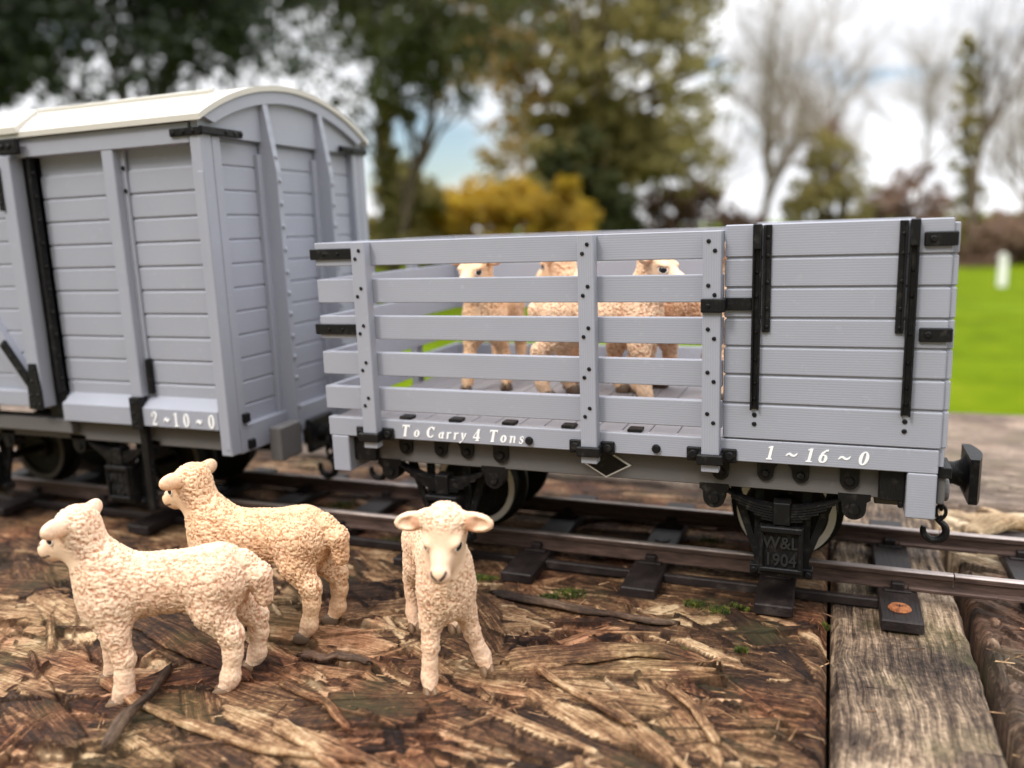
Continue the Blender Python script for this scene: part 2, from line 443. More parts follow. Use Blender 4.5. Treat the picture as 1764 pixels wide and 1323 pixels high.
def running_gear(root, xa, body_x0, rim=None):
    """wheelset, springs, axleboxes under solebars, for one axle at xa"""
    zr, R = -37.8, 14.6
    za = zr + R
    for back in (False, True):
        f = (lambda y: mir(y)) if back else (lambda y: y)
        sg = -1 if not back else 1
        # wheel
        wy0, wy1 = f(31.0), f(36.0)
        wb = MB()
        prof = [(31.2, 12.2), (31.2, 10.9), (32.0, 10.5), (33.0, 4.5), (31.4, 4.0), (31.4, 0.01)]
        n = 56; pr = [(33.8 - 2.8, 14.3), (36.6, 14.5), (36.9, 16.3), (38.6, 16.2), (38.8, 13), (38.2, 0.01)]
        allp = prof[::-1] + pr
        vs = []; 
        for i in range(n):
            a = 2 * math.pi * i / n
            for (yy, r) in allp:
                vs.append((xa + r * math.cos(a), f(yy), za + r * math.sin(a)))
        k = len(allp); fs = []
        for i in range(n):
            j = (i + 1) % n
            for q in range(k - 1):
                ff = [i * k + q, i * k + q + 1, j * k + q + 1, j * k + q]
                fs.append(ff if back else ff[::-1])
        wb.add(vs, fs)
        wo = part('wheel', wb, M_blackf, root, smooth=True)
        part('rim', MB().ring((xa, za), 12.0, 14.0, f(30.95), f(31.5), 64), rim or M_rim, wo)
        # spring: stack of leaves
        sp = MB()
        for q in range(6):
            hl = 15.2 - q * 2.0; pts = []
            for t in range(13):
                u = -1 + 2 * t / 12; x = xa + u * hl
                z = -9.6 - 4.0 * (1 - (u * hl / 15.2) ** 2) - q * 0.72
                pts.append((x, z))
            poly = pts + [(x, z - 0.55) for x, z in pts[::-1]]
            y0, y1 = sorted((f(5.6 + q * .02), f(9.2 - q * .02)))
            sp.prism(poly, y0, y1, 'y')
        part('leaf_spring', sp, M_black, root)
        bk = MB(); ybox(bk, xa - 2.2, xa + 2.2, 4.9, 9.8, -18.4, -12.2, .25, back)
        part('spring_buckle', bk, M_black, root)
        # hangers
        for s in (-1, 1):
            hx = xa + s * 17.6
            hb = MB(); y0, y1 = sorted((f(5.0), f(9.6)))
            poly = [(hx - 3.9, -8.0), (hx + 3.9, -8.0), (hx + 3.9, -9.6), (hx + 3.0, -10.2)]
            poly += [(hx + 2.9 * math.cos(a), -12.1 + 2.9 * math.sin(a)) for a in np.linspace(0, -math.pi, 12)]
            poly += [(hx - 3.0, -10.2), (hx - 3.9, -9.6)]
            hb.prism(poly, y0, y1, 'y')
            hb.cyl((hx, f(5.0), -12.1), (hx, f(4.3), -12.1), 1.5, 1.3, 14)
            part('spring_hanger', hb, M_black, root, smooth=True)
        # W iron and guards
        wi = MB(); y0, y1 = sorted((f(9.8), f(11.4)))
        wi.prism([(xa - 7.2, -8), (xa - 5.0, -8), (xa - 5.0, -33.5), (xa - 7.2, -33.5)], y0, y1, 'y')
        wi.prism([(xa + 5.0, -8), (xa + 7.2, -8), (xa + 7.2, -33.5), (xa + 5.0, -33.5)], y0, y1, 'y')
        for s in (-1, 1):
            wi.prism([(xa + s * 14.5, -8), (xa + s * 11.8, -8), (xa + s * 7.0, -24.5), (xa + s * 7.0, -30)], y0 + .1, y1 - .1, 'y')
        y0, y1 = sorted((f(8.6), f(11.9)))
        wi.box(xa - 8.2, xa + 8.2, y0, y1, -34.4, -31.6, .2)
        part('w_iron', wi, M_blackf, root)
        # axlebox
        ab = MB()
        ybox(ab, xa - 5.6, xa + 5.6, 5.2, 9.7, -33.0, -19.0, .3, back)
        ybox(ab, xa - 5.4, xa + 5.4, 3.7, 5.4, -20.3, -18.6, .3, back)
        ybox(ab, xa - 5.4, xa + 5.4, 4.0, 5.4, -31.4, -30.2, .25, back)
        ybox(ab, xa - 5.4, xa - 4.4, 4.0, 5.3, -30.3, -20.2, .2, back)
        ybox(ab, xa + 4.4, xa + 5.4, 4.0, 5.3, -30.3, -20.2, .2, back)
        bolt(ab, xa - 6.9, f(8.7), -32.9, .9, .9, s=sg); bolt(ab, xa + 6.9, f(8.7), -32.9, .9, .9, s=sg)
        axo = part('axlebox', ab, M_black, root)
        if not back:
            text_obj('cast_lettering', 'W&L', 4.7, (xa, 5.15, -24.7), M_cast, axo, .92, .55)
            text_obj('cast_lettering', '1904', 4.7, (xa, 5.15, -29.6), M_cast, axo, .88, .55)
    part('axle', MB().cyl((xa, 12, za), (xa, mir(12), za), 1.6, n=16), M_steel, root, smooth=True)

def coupling(root, x, s):
    """centre buffer with drawhook, s = +1 pointing to +x"""
    zc = -13.2
    b = MB(); b.box(min(x, x + s * 2.2), max(x, x + s * 2.2), YC - 8, YC + 8, zc - 6.5, zc + 6.5, .5)
    for yy in (-6.3, 6.3):
        for zz in (-4.8, 4.8): bolt(b, x + s * 2.2, YC + yy, zc + zz, 1.0, .8, 'x', s)
    part('buffer_plate', b, M_black, root)
    part('buffer_shank', MB().tube([(x + s * 2, YC, zc), (x + s * 9.4, YC, zc), (x + s * 11.2, YC, zc), (x + s * 12.6, YC, zc)], [3.4, 3.3, 4.0, 6.2], 28), M_black, root, smooth=True)
    hd = MB(); ys = np.linspace(-9.0, 9.0, 13)
    poly = [(YC + y, x + s * 12.4) for y in ys] + [(YC + y, x + s * (14.4 + 2.0 * math.cos(y / 9.0 * 1.45))) for y in ys[::-1]]
    hd.prism([(q[1], q[0]) for q in poly], zc - 6.6, zc + 6.6, 'z')
    part('buffer_head', hd, M_black, root)

def chain_hook(root, x, y, z, scale=1.0):
    c = MB()
    c.tube([(x, y, z + 4 * scale), (x, y, z)], .55 * scale, 8)
    for i in range(2):
        ax = i % 2; pts = []
        zc = z - (1.2 + i * 2.6) * scale
        for a in np.linspace(0, 2 * math.pi, 16, endpoint=False):
            px, pz = 1.25 * scale * math.cos(a), 1.9 * scale * math.sin(a)
            pts.append((x + (px if ax else 0), y + (0 if ax else px), zc + pz))
        c.tube(pts, .5 * scale, 7, closed=True)
    pts = []; zc = z - 9.4 * scale
    pts.append((x + .6 * scale, y, z - 5.2 * scale))
    for a in np.linspace(80, -200, 20):
        r = 2.9 * scale
        pts.append((x - 1.3 * scale + r * math.cos(math.radians(a)), y, zc + r * math.sin(math.radians(a))))
    k = len(pts)
    c.tube(pts, [(.75 + .35 * math.sin(math.pi * i / (k - 1))) * scale for i in range(k)], 9)
    return part('hook_and_chain', c, M_black, root, smooth=True)

SL = [(52.5, 59.5), (41.5, 48.55), (30.6, 37.55), (19.5, 26.5), (8.6, 15.7)]
wag = thing('slatted_wagon', 'light grey open model wagon with slatted side, white lettering To Carry 4 Tons', 'wagon', (-86, YC, -37.8))
XL, XR = -172.0, 0.0
for back in (False, True):
    for i, (z0, z1) in enumerate(SL):
        b = MB(); ybox(b, XL, -51.2, 0.0, 2.4, z0, z1, .2, back)
        part('side_slat', b, M_grey, wag)
    # solid panel: seven tongued boards (v grooves)
    b = MB()
    zz = [60.75, 52.45, 45.05, 37.4, 30.2, 22.9, 15.4, 6.05]
    for i in range(7):
        ybox(b, -50.9, XR, 0.0, 2.6, zz[i + 1] + (.28 if i < 6 else 0.15), zz[i] - (.22 if i else 0), .3, back)
    ybox(b, -50.4, XR - .6, 0.55, 2.5, 6.3, 60.2, .1, back)
    part('boarded_panel', b, M_grey, wag)
    # sole plank
    b = MB(); ybox(b, XL + .3, XR - .3, 0.0, 3.2, 0.0, 5.86, .22, back)
    sole = part('sole_plank', b, M_grey, wag)
    if not back:
        lt = MB()
        for ch, x in zip('ToCarry4Tons', (-146.0, -141.9, -137.6, -133.7, -131.2, -128.8, -126.6, -122.4, -117.3, -113.8, -111.0, -108.1)):
            h = 3.55
            glyph(lt, ch, x - (.1 if ch in 'TC4' else .0), 1.0, h, 0.0, xs=.92 if ch in 'TC' else 1.0)
        part('lettering', lt, M_white, sole, label='white italic lettering To Carry 4 Tons')
        lt = MB()
        for ch, x in zip('1~16~0', (-40.2, -35.4, -30.6, -27.5, -22.9, -18.2)):
            glyph(lt, ch, x, 1.1, 3.5, 0.0, xs=1.12 if ch == '~' else 1.0)
        part('lettering', lt, M_white, sole, label='white italic weight marking 1 ~ 16 ~ 0')
        for x in (-104.7, -68.3):
            b = MB(); bolt(b, x, 0, 2.1, 1.25, 1.0); part('bolt', b, M_black, wag, smooth=True)
        b = MB(); b.prism([(-90.4, -4.6), (-83.5, -8.6), (-76.3, -4.6), (-83.5, -0.4)], 4.55, 5.05, 'y')
        pl = part('diamond_plate', b, M_rim, wag, label='black diamond plate with white border')
        b = MB(); b.prism([(-89.5, -4.6), (-83.5, -8.1), (-77.2, -4.6), (-83.5, -.9)], 4.35, 4.6, 'y')
        part('plate_face', b, M_black, pl)
    # posts with feet brackets
    for pi_, (x0, x1) in enumerate(((-157.2, -152.6), (-88.4, -83.9), (-55.9, -51.4))):
        b = MB(); ybox(b, x0, x1, -3.6, -0.02, -2.5, 59.5, .2, back)
        part('post', b, M_greyx, wag)
        s = -1 if back else 1
        for (z0, z1) in SL:
            lx, rx = (x0 + 1.4, x0 + 2.75)
            if pi_ == 2: lx, rx = x0 + 3.0, x0 + 1.45
            for (bx, bz) in ((rx, z1 - 2.5), (lx, z1 - 4.85)):
                b = MB(); yb = -3.6 if not back else mir(-3.6)
                bolt(b, bx, yb, bz, .55, .38, s=-1 if not back else 1)
                if not back: part('bolt', b, M_black, wag, smooth=True)
        b = MB()
        ybox(b, x0 - 4.2, x0 - .3, -1.0, 0.0, -.4, 3.4, .3, back)
        ybox(b, x1 + .3, x1 + 4.2, -1.0, 0.0, -.4, 3.4, .3, back)
        ybox(b, x0 - .9, x0 - .1, -4.3, -.5, -.3, 2.5, .2, back)
        ybox(b, x1 + .1, x1 + .9, -4.3, -.5, -.3, 2.5, .2, back)
        ybox(b, x0 - 1.1, x1 + 1.1, -4.9, -3.65, -.3, 2.5, .35, back)
        for xx in (x0 - 2.4, x1 + 2.4): bolt(b, xx, -1.0 if not back else mir(-1.0), 1.6, 1.25, .8, s=-1 if not back else 1)
        part('post_bracket', b, M_black, wag)
    # door irons
    for (xa, xb, xc, xd) in ((-44.1, -42.0, -41.6, -39.7), (-7.1, -9.2, -9.6, -11.4)):
        x0, x1 = sorted((xa, xb)); x2, x3 = sorted((xc, xd))
        b = MB()
        ybox(b, x0 + .15, x1 - .15, -.6, 0, 14.3, 60.5, .12, back)
        xe = (xa, xa + (.45 if xb > xa else -.45)); ybox(b, *sorted(xe), -1.9, 0, 14.2, 60.6, .12, back)
        xe = (xb - (.45 if xb > xa else -.45), xb); ybox(b, *sorted(xe), -1.4, 0, 14.2, 60.6, .12, back)
        ybox(b, x0, x1, -2.0, -.5, 54.6, 60.75, .2, back)
        for zq in (49, 43, 34, 27, 21, 17): bolt(b, (x0 + x1) / 2, -.6 if not back else mir(-.6), zq, .45, .35, s=-1 if not back else 1)
        part('door_iron', b, M_black, wag)
        b = MB()
        ybox(b, x2, x3, -.75, 0, 34.1, 60.5, .15, back)
        xe = (xc, xc + (.5 if xd > xc else -.5)); ybox(b, *sorted(xe), -1.5, 0, 34.6, 60.4, .12, back)
        for zq in (57.5, 53, 46.5, 40, 35.5): bolt(b, (x2 + x3) / 2 + .1, -.75 if not back else mir(-.75), zq, .5, .4, s=-1 if not back else 1)
        part('door_iron', b, M_black, wag)
        for zq in (12.7, 10.3):
            b = MB(); bolt(b, (x0 + x1) / 2, 0 if not back else mir(0), zq, .62, .45, s=-1 if not back else 1)
            if not back: part('bolt', b, M_black, wag, smooth=True)
    # horizontal straps
    b = MB(); ybox(b, -56.2, -50.8, -4.7, -3.65, 39.3, 42.8, .25, back); ybox(b, -51.3, -50.3, -4.6, -.2, 39.35, 42.75, .2, back); ybox(b, -50.4, -44.2, -.95, 0, 39.5, 42.7, .15, back)
    bolt(b, -54.4, -4.7 if not back else mir(-4.7), 41.1, .6, .35, s=-1 if not back else 1)
    part('strap', b, M_black, wag)
    for z0 in (54.4, 32.2):
        b = MB(); ybox(b, -6.2, .9, -1.0, -.02, z0, z0 + 3.3, .25, back); bolt(b, -4.3, -1.0 if not back else mir(-1.0), z0 + 1.7, .85, .4, s=-1 if not back else 1)
        part('strap', b, M_black, wag)
    for z0 in (54.5, 31.9):
        b = MB(); ybox(b, -173.2, -158.6, -.9, -.02, z0, z0 + 3.2, .2, back)
        ybox(b, -173.4, -172.2, -.8, 5.5, z0 + .1, z0 + 3.1, .2, back)
        for xx in (-168.3, -163.6): bolt(b, xx, -.9 if not back else mir(-.9), z0 + 1.6, .55, .35, s=-1 if not back else 1)
        part('strap', b, M_black, wag)
    # solebar
    b = MB(); ybox(b, XL + 7, XR - 7, 5.05, 8.2, -8.6, 0.4, .2, back)
    part('solebar', b, M_grey_shade, wag)
    # plates hanging on the solebar
    for (x0, x1, zb) in ((-149.4, -144.9, -6.0), (-117.9, -113.1, -6.6), (-54.0, -49.6, -6.7), (-22.0, -17.4, -6.8)):
        b = MB(); xm = (x0 + x1) / 2; r = (x1 - x0) / 2; yy = sorted((4.2, 5.0)) if not back else sorted((mir(4.2), mir(5.0)))
        poly = [(x0, .3)] + [(xm - r * math.cos(a), zb + r - r * math.sin(a)) for a in np.linspace(0, math.pi, 12)] + [(x1, .3)]
        b.prism(poly, yy[0], yy[1], 'y'); bolt(b, xm, 4.2 if not back else mir(4.2), zb + r, 1.25, .7, s=-1 if not back else 1)
        part('solebar_plate', b, M_black, wag, smooth=True)
    for xm in (-136.0 + 5.2, -35.9):
        b = MB(); yy = sorted((4.2, 5.0)) if not back else sorted((mir(4.2), mir(5.0)))
        poly = [(xm - 6.5, .3)] + [(xm - 4.4 - 2.1 * math.cos(a), -3.9 - 2.1 * math.sin(a)) for a in np.linspace(0, math.pi, 10)]
        poly += [(xm - 2.3 * math.cos(a), -3.8 + 3.0 * math.sin(a)) for a in np.linspace(0, math.pi, 10)]
        poly += [(xm + 4.4 - 2.1 * math.cos(a), -3.9 - 2.1 * math.sin(a)) for a in np.linspace(0, math.pi, 10)] + [(xm + 6.5, .3)]
        b.prism(poly, yy[0], yy[1], 'y')
        for s in (-1, 1): bolt(b, xm + s * 4.4, 4.2 if not back else mir(4.2), -3.9, 1.1, .7, s=-1 if not back else 1)
        part('solebar_plate', b, M_black, wag, smooth=True)
    b = MB(); ybox(b, -13.0, -7.0, 2.6, 5.0, -8.4, -.05, .3, back); ybox(b, -8.4, -7.2, 2.8, 5, -10.2, -8.3, .3, back)
    part('end_bracket', b, M_black, wag)
    b = MB(); ybox(b, -164.8, -157, 2.6, 5.0, -8.4, -.05, .3, back)
    part('end_bracket', b, M_black, wag)
# headstocks
part('headstock', MB().box(-6.9, -.35, -.1, W2 + .1, -11.6, -.08, .3), M_grey, wag)
part('headstock', MB().box(-171.0, -164.9, -.1, W2 + .1, -11.6, -.08, .3), M_grey, wag)
part('draw_gear_block', MB().box(-13, -6.95, 18, W2 - 18, -14.5, -8.8, .3), M_grey_shade, wag)
# floor
b = MB()
xs = np.arange(XL + 2.6, XR - 2.6, 7.6)
for x in xs: b.box(x, min(x + 7.3, XR - 2.6), 1.0, W2 - 1.0, 3.0, 5.95, .15)
b.box(XL + 2.7, XR - 2.8, 3.3, W2 - 3.3, 2.8, 5.5, .05)
part('floor', b, M_floor, wag)
for x in (-147, -130.5, -113.5, -95.5, -76.5):
    part('floor_clip', MB().box(x, x + 4.0, .9, 4.6, 5.97, 6.9, .2), M_black, wag)
# left end (slats), right end (boards)
for (z0, z1) in SL:
    part('end_slat', MB().box(XL, XL + 2.4, 2.45, W2 - 2.45, z0, z1, .2), M_grey, wag)
for y in (30.5, 62.5):
    part('end_post', MB().box(XL - 3.0, XL - .02, y, y + 4.6, -8, 59.5, .2), M_greyx, wag)
b = MB()
for i in range(7): b.box(XR - .9, XR + 1.4, 1.2, W2 - 1.2, zz[i + 1] + .25, zz[i] - .25 - (.8 if i == 0 else 0), .2)
b.box(XR - .8, XR + 1.0, 1.5, W2 - 1.5, 1.5, 59.4, .1)
part('end_boards', b, M_grey, wag)
for y in (9, 45, 85):
    b = MB(); b.box(XR + 1.35, XR + 2.0, y, y + 3, 1, 59, .2)
    for z in (56, 49, 41, 33.5, 26.5, 19, 11): bolt(b, XR + 2.0, y + 1.5, z, .6, .5, 'x', 1)
    part('end_strap', b, M_black if y != 9 else M_grey, wag)
part('end_angle', MB().box(-.3, 3.0, 2.0, 12, -1.5, 1.2, .2), M_black, wag)
part('end_angle', MB().box(-.3, 3.0, W2 - 12, W2 - 2, -1.5, 1.2, .2), M_black, wag)
b = MB(); b.cyl((1.2, 70, 9), (4.2, 70, 9), 5.2, 4.6, 20, c=.8); part('lamp_iron', b, M_black, wag, smooth=True)
coupling(wag, 0.2, 1); coupling(wag, -171.2, -1)
b = MB(); b.box(.0, 1.9, 3.0, 7.5, -8.6, -.4, .4); b.cyl((1.0, 8.2, -6), (3.2, 8.2, -6), 3.2, 3.0, 18, c=.4); part('chain_bracket', b, M_grey_shade, wag)
chain_hook(wag, 1.9, 8.2, -8.6, .9)
chain_hook(wag, -167.0, 22, -9.0, .95)
for xa in (-36.0, -136.0): running_gear(wag, xa, 0)

# ================================================================== grey covered van
van = thing('covered_van', 'grey boarded van with curved cream roof standing left of the slatted wagon', 'van', (-300, YC, -37.8))
VX1, VX0 = -210.6, -395.0
def vside(back):
    fb = back
    pl = MB(); z0 = 13.0 - 8.05
    zs = [z0 + 8.05 * i for i in range(11)]
    for i in range(10):
        a, c = zs[i] + .03, min(zs[i + 1] - .03, 92)
        ybox(pl, VX0 + 1, VX1 - 1.5, 4.3, 6.5, a, c, .62, fb)
    ybox(pl, VX0 + 1, VX1 - 1.6, 5.0, 6.4, 4, 92, .1, fb)
    part('side_boards', pl, M_grey, van)
    b = MB(); ybox(b, VX0, VX1 - 4.7, 0.2, 5, 91.8, 98.2, .25, fb); part('cant_rail', b, M_grey, van)
    # sill with chamfered top
    yy = [(0.0, -1.2), (0.0, 5.0), (4.6, 8.8), (6.2, 8.8), (6.2, -1.2)]
    for (xa, xb) in ((-285.2, VX1 - 4.6), (VX0 + 4, -336)):
        b = MB(); P = [((mir(p[0]) if fb else p[0]), p[1]) for p in yy]
        b.prism(P, xa, xb, 'x'); so = part('sill', b, M_grey, van)
        if not fb and xa > -300:
            lt = MB()
            for ch, x, in zip('2~10~0', (-243.5, -238.2, -234.0, -229.7, -224.2, -219.1)):
                glyph(lt, ch, x, -.75, 4.7, 0.0, wscale=1.3 if ch == '~' else .85, shear=0.0, xs=.86 if ch in '10' else (.9 if ch == '2' else .72), th=.3)
            part('lettering', lt, M_white, so, label='white raised weight marking 2~10~0')
    # posts
    for (xa, xb) in ((-252.6, -247.6), (VX0 + 38, VX0 + 43)):
        b = MB(); ybox(b, xa, xb, .4, 4.6, 8.6, 91.9, .3, fb); ybox(b, xa + 3.4, xb + 1.8, 3.2, 4.5, 8.9, 91.8, .2, fb); part('side_post', b, M_greyx, van)
        b = MB()
        for z in (86, 78.6): bolt(b, xb + 1.2, 3.2 if not fb else mir(3.2), z, .8, .5, s=-1 if not fb else 1)
        part('bolt', b, M_black, van, smooth=True)
        b = MB(); ybox(b, xa + .3, xb - .8, -1.1, .35, -2.6, 8.8, .2, fb); ybox(b, xb - .8, xb, -1.0, 3, -3, 8.9, .15, fb)
        for z in (6.8, 3.3, 0): bolt(b, xa + 2.2, -1.1 if not fb else mir(-1.1), z, .7, .5, s=-1 if not fb else 1)
        ybox(b, xb + 1.4, xb + 3.0, 1.8, 4.4, 9.6, 22, .3, fb)
        part('post_bracket', b, M_black, van)
        b = MB(); ybox(b, xa + 1.6, xb - .4, .6, 3.2, -33, -2.4, .25, fb)
        for z in np.arange(-31, -15, 2.6): bolt(b, xb - .4, 1.9 if not fb else mir(1.9), z, .5, .5, 'x', 1)
        part('brake_guide', b, M_black, van)
    b = MB(); ybox(b, VX1 - 4.5, VX1 - .05, 0.0, 5, -10.0, 95.2, .3, fb); part('corner_post', b, M_greyx, van)
    b = MB(); ybox(b, VX1 - 4.6, VX1 - 2.6, -.6, .1, 8.0, 88, .2, fb)
    b2 = MB(); ybox(b2, VX1 - 2.3, VX1 - .2, -.25, .5, -8, 83, .2, fb); part('corner_strip', b2, M_greyx, van)
    b = MB(); ybox(b, VX0, VX0 + 4.5, 0.0, 5, -10.0, 95.2, .3, fb); part('corner_post', b, M_greyx, van)
    # doorway: black channels, door with diagonal brace
    for (xa, xb, s) in ((-294.8, -285.6, 1), (-336, -327, -1)):
        b = MB(); ybox(b, xa, xb, 2.6, 6.2, -1.2, 98, .2, fb)
        if s > 0:
            ybox(b, xb - 1.4, xb, .3, 4.2, 9, 98, .2, fb)
        else: ybox(b, xb - 1.2, xb, -2.4, 3, -1.2, 98, .2, fb)
        for z in np.arange(6, 92, 8.05): bolt(b, xb if s > 0 else xa, 1.6 if not fb else mir(1.6), z, .75, .9, 'x', s)
        ybox(b, xa, xb - .4, -3.6, -1.4, 92.6, 98.1, .5, fb)
        for xx in (xa + 2.2, xa + 5.4): bolt(b, xx, -3.6 if not fb else mir(-3.6), 95.3, .9, .6, s=-1 if not fb else 1)
        part('door_channel', b, M_black, van)
    d = MB()
    for i in range(10): ybox(d, -327, -293, 0.6, 2.6, zs[i] + 2.16, min(zs[i + 1] + 1.84, 91), .4, fb)
    ybox(d, -326.9, -297.1, 1.0, 2.4, 6, 91, .1, fb)
    do = part('door', d, M_grey, van)
    b = MB(); ybox(b, -296.7, -290.9, -3.0, 2.5, 3.6, 92, .3, fb); ybox(b, -326.6, -320.8, -3.0, 2.7, 3.6, 92, .3, fb)
    ybox(b, -320.9, -296.6, -2.6, 2.6, 3.8, 9.6, .3, fb); ybox(b, -320.9, -296.6, -2.6, 2.6, 86, 92, .3, fb)
    part('door_frame', b, M_grey, do)
    b = MB(); yy_ = sorted((-2.2, .7)) if not fb else sorted((mir(-2.2), mir(.7)))
    b.prism([(-300, 9.7), (-296.8, 9.7), (-296.8, 14.5), (-316.8, 43.5), (-321, 44.5), (-321, 38.5)], yy_[0], yy_[1], 'y'); part('door_brace', b, M_grey, do)
    b = MB(); yy_ = sorted((-3.7, -3.0)) if not fb else sorted((mir(-3.7), mir(-3.0)))
    b.prism([(-297.4, 3.2), (-290.6, 3.2), (-290.6, 10), (-291.8, 20), (-295.0, 20), (-296.8, 12)], yy_[0], yy_[1], 'y')
    b.prism([(-297.0, 11.6), (-295.4, 14.4), (-305.8, 28.4), (-308.2, 26.4)], yy_[0], yy_[1] + .4, 'y')
    for p in ((-293.2, 18), (-294, 13.5), (-295.4, 8.6), (-292, 8.6), (-294.5, 5), (-291.8, 5), (-299.5, 17.5), (-303, 22.5), (-306, 26.4)):
        bolt(b, p[0], -3.7 if not fb else mir(-3.7), p[1], .6, .45, s=-1 if not fb else 1)
    part('door_gusset', b, M_black, do)
    b = MB(); yy_ = sorted((-3.9, -3.0)) if not fb else sorted((mir(-3.9), mir(-3.0)))
    b.box(-297.6, -295.4, yy_[0], yy_[1], 74, 89, .3)
    for z in (76.5, 81, 86): bolt(b, -296.5, -3.9 if not fb else mir(-3.9), z, .6, .45, s=-1 if not fb else 1)
    part('door_hinge', b, M_black, do)
    # solebar
    b = MB(); ybox(b, VX0 + 8, VX1 - 3.6, 5.0, 8.2, -9.6, -1.25, .2, fb); part('solebar', b, M_grey_shade, van)
    b = MB(); ybox(b, VX0 + 40, -284, 1.4, 5.0, -6.5, -1.3, .3, fb); part('step_board', b, M_grey_shade, van)
vside(False); vside(True)
for x0 in (VX1 - 3.4, VX0 + .2):
    part('headstock', MB().box(x0, x0 + 3.2, 5.1, W2 - 5.1, -10.6, -1.0, .3), M_grey, van)
part('headstock_end', MB().box(-214.2, -210.9, .3, 8, -10.05, -1.35, .2), M_grey, van) if False else None
# ends
def roofz(y, z0=99.2, rise=14.2):      # arc through the eaves
    h = W2 / 2 + 1.2; R = (h * h + rise * rise) / (2 * rise)
    return z0 + rise - R + math.sqrt(max(R * R - (y - W2 / 2) ** 2, 0))
for (xe, s) in ((VX1, 1), (VX0, -1)):
    b = MB(); zs = [4.95 + 8.05 * i for i in range(12)]
    for i in range(-1, 11):
        z0 = 4.95 + 8.05 * i
        xa, xb = sorted((xe - s * 4.8, xe - s * 3.0)); b.box(xa, xb, 4.9, W2 - 4.9, max(z0 + .03, -2), min(z0 + 8.02, 94), .55)
    xa, xb = sorted((xe - s * 4.7, xe - s * 3.5)); b.box(xa, xb, 5, W2 - 5, -2, 94, .1)
    part('end_boards', b, M_grey, van)
    xa, xb = sorted((xe - s * 3.6, xe - s * 1.0))
    ys = np.linspace(.4, W2 - .4, 33)
    poly = [(.4, 94.2)] + [(y, roofz(y) - 1.2) for y in ys] + [(W2 - .4, 94.2)]
    part('end_arch_panel', MB().prism(poly, xa, xb, 'x'), M_grey, van)
    xa, xb = sorted((xe - s * 1.05, xe + s * .9))
    outer = [(y, roofz(y) - .35) for y in ys]; inner = [(y, roofz(y) - 5.2 - 0 * y) for y in np.linspace(6, W2 - 6, 33)]
    b = MB()
    k = len(ys); vs = []
    for xx in (xa, xb):
        vs += [(xx, *p) for p in outer] + [(xx, *p) for p in inner]
    fs = []
    for i in range(k - 1):
        fs += [[i, i + 1, k + i + 1, k + i], [2 * k + i, 3 * k + i, 3 * k + i + 1, 2 * k + i + 1], [k + i, k + i + 1, 3 * k + i + 1, 3 * k + i], [i, 2 * k + i, 2 * k + i + 1, i + 1]]
    fs += [[0, k, 3 * k, 2 * k], [k - 1, 3 * k - 1, 4 * k - 1, 2 * k - 1]]
    part('end_arch_rim', b.add(vs, fs), M_grey, van)
    for yp in (5.2, W2 - 5.2 - 4.0):
        xa, xb = sorted((xe - s * 3.2, xe - s * .1)); part('end_corner_post', MB().box(xa, xb, yp, yp + 4.0, -10.4, 94.1, .3), M_greyx, van)
    for (yp, q) in ((29.0, 1), (62.0, 1)):
        xa, xb = sorted((xe - s * 3.2, xe + s * 4.3))
        zt = roofz(yp + 2) - 5.0
        b = MB()
        x2, x3 = sorted((xe + s * 3.1, xe + s * 4.3))
        # tee section stanchion, narrow web and broad flange against the boards
        tp = [(xe - s * 1, zt), (xe + s * .8, zt), (xe + s * 4.3, 84), (xe + s * 4.3, -13.5), (xe - s * 3, -13.5), (xe - s * 3, 84)]
        b.prism(tp, yp + 2.2, yp + 4.8, 'y')
        xa, xb = sorted((xe - s * 3.1, xe - s * 1.2)); b.box(xa, xb, yp - .2, yp + 7.2, -9, 90, .2)
        st = part('stanchion', b, M_greyx, van)
        b = MB()
        for z in (89.0, 81, 73.2, 65.3, 57.4, 49.4, 42, 34.6, 26.6, 19, 11.3, .8): bolt(b, xe + s * 4.2 if z < 84 else xe + s * 3.3, yp + 3.5, z, .8, .8, 'x', s)
        part('rivet', b, M_greyx, st, smooth=True)
    for (y0, zb) in ((8.2, -9.5), (29.5, -9.5), (6.5, 0)):
        b = MB(); x2, x3 = sorted((xe - s * .3, xe + s * (1.2 if y0 != 29.5 else 5))); b.box(x2, x3, y0, y0 + 3, zb, zb + 3.2, .2); part('bolt_plate', b, M_black, van)
    coupling(van, xe + s * .2, s)
    b = MB(); x2, x3 = sorted((xe + s * 5.2, xe + s * 7.2))
    for yy in (.0, W2):
        sgn = 1 if yy == 0 else -1
        b = MB(); y0, y1 = sorted((yy - sgn * .8, yy + sgn * 1.0)); xa, xb = sorted((xe - s * 11.6, xe + s * .5)); b.box(xa, xb, y0, y1 + .02, 93.9, 96.3, .3)
        y0, y1 = sorted((yy - sgn * .5, yy + sgn * 19)); xa, xb = sorted((xe - s * .4, xe + s * 1.3)); b.box(xa, xb, y0, y1, 94.2, 96.6, .3)
        for xx in (2.2, 6, 10): bolt(b, xe - s * xx, yy - sgn * .8, 95.1, .75, .5, s=-sgn)
        for q in (11, 15, 18): bolt(b, xe + s * 1.3, yy + sgn * q, 95.4, .75, .5, 'x', s)
        part('corner_strap', b, M_black, van)
for y0 in (15.5, W2 - 28.0): part('buffer_beam', MB().box(-207.5, -202.6, y0, y0 + 12.5, -15.5, -3.4, .5), M_grey_shade, van)
chain_hook(van, -203.5, 46, -15, 1.2)
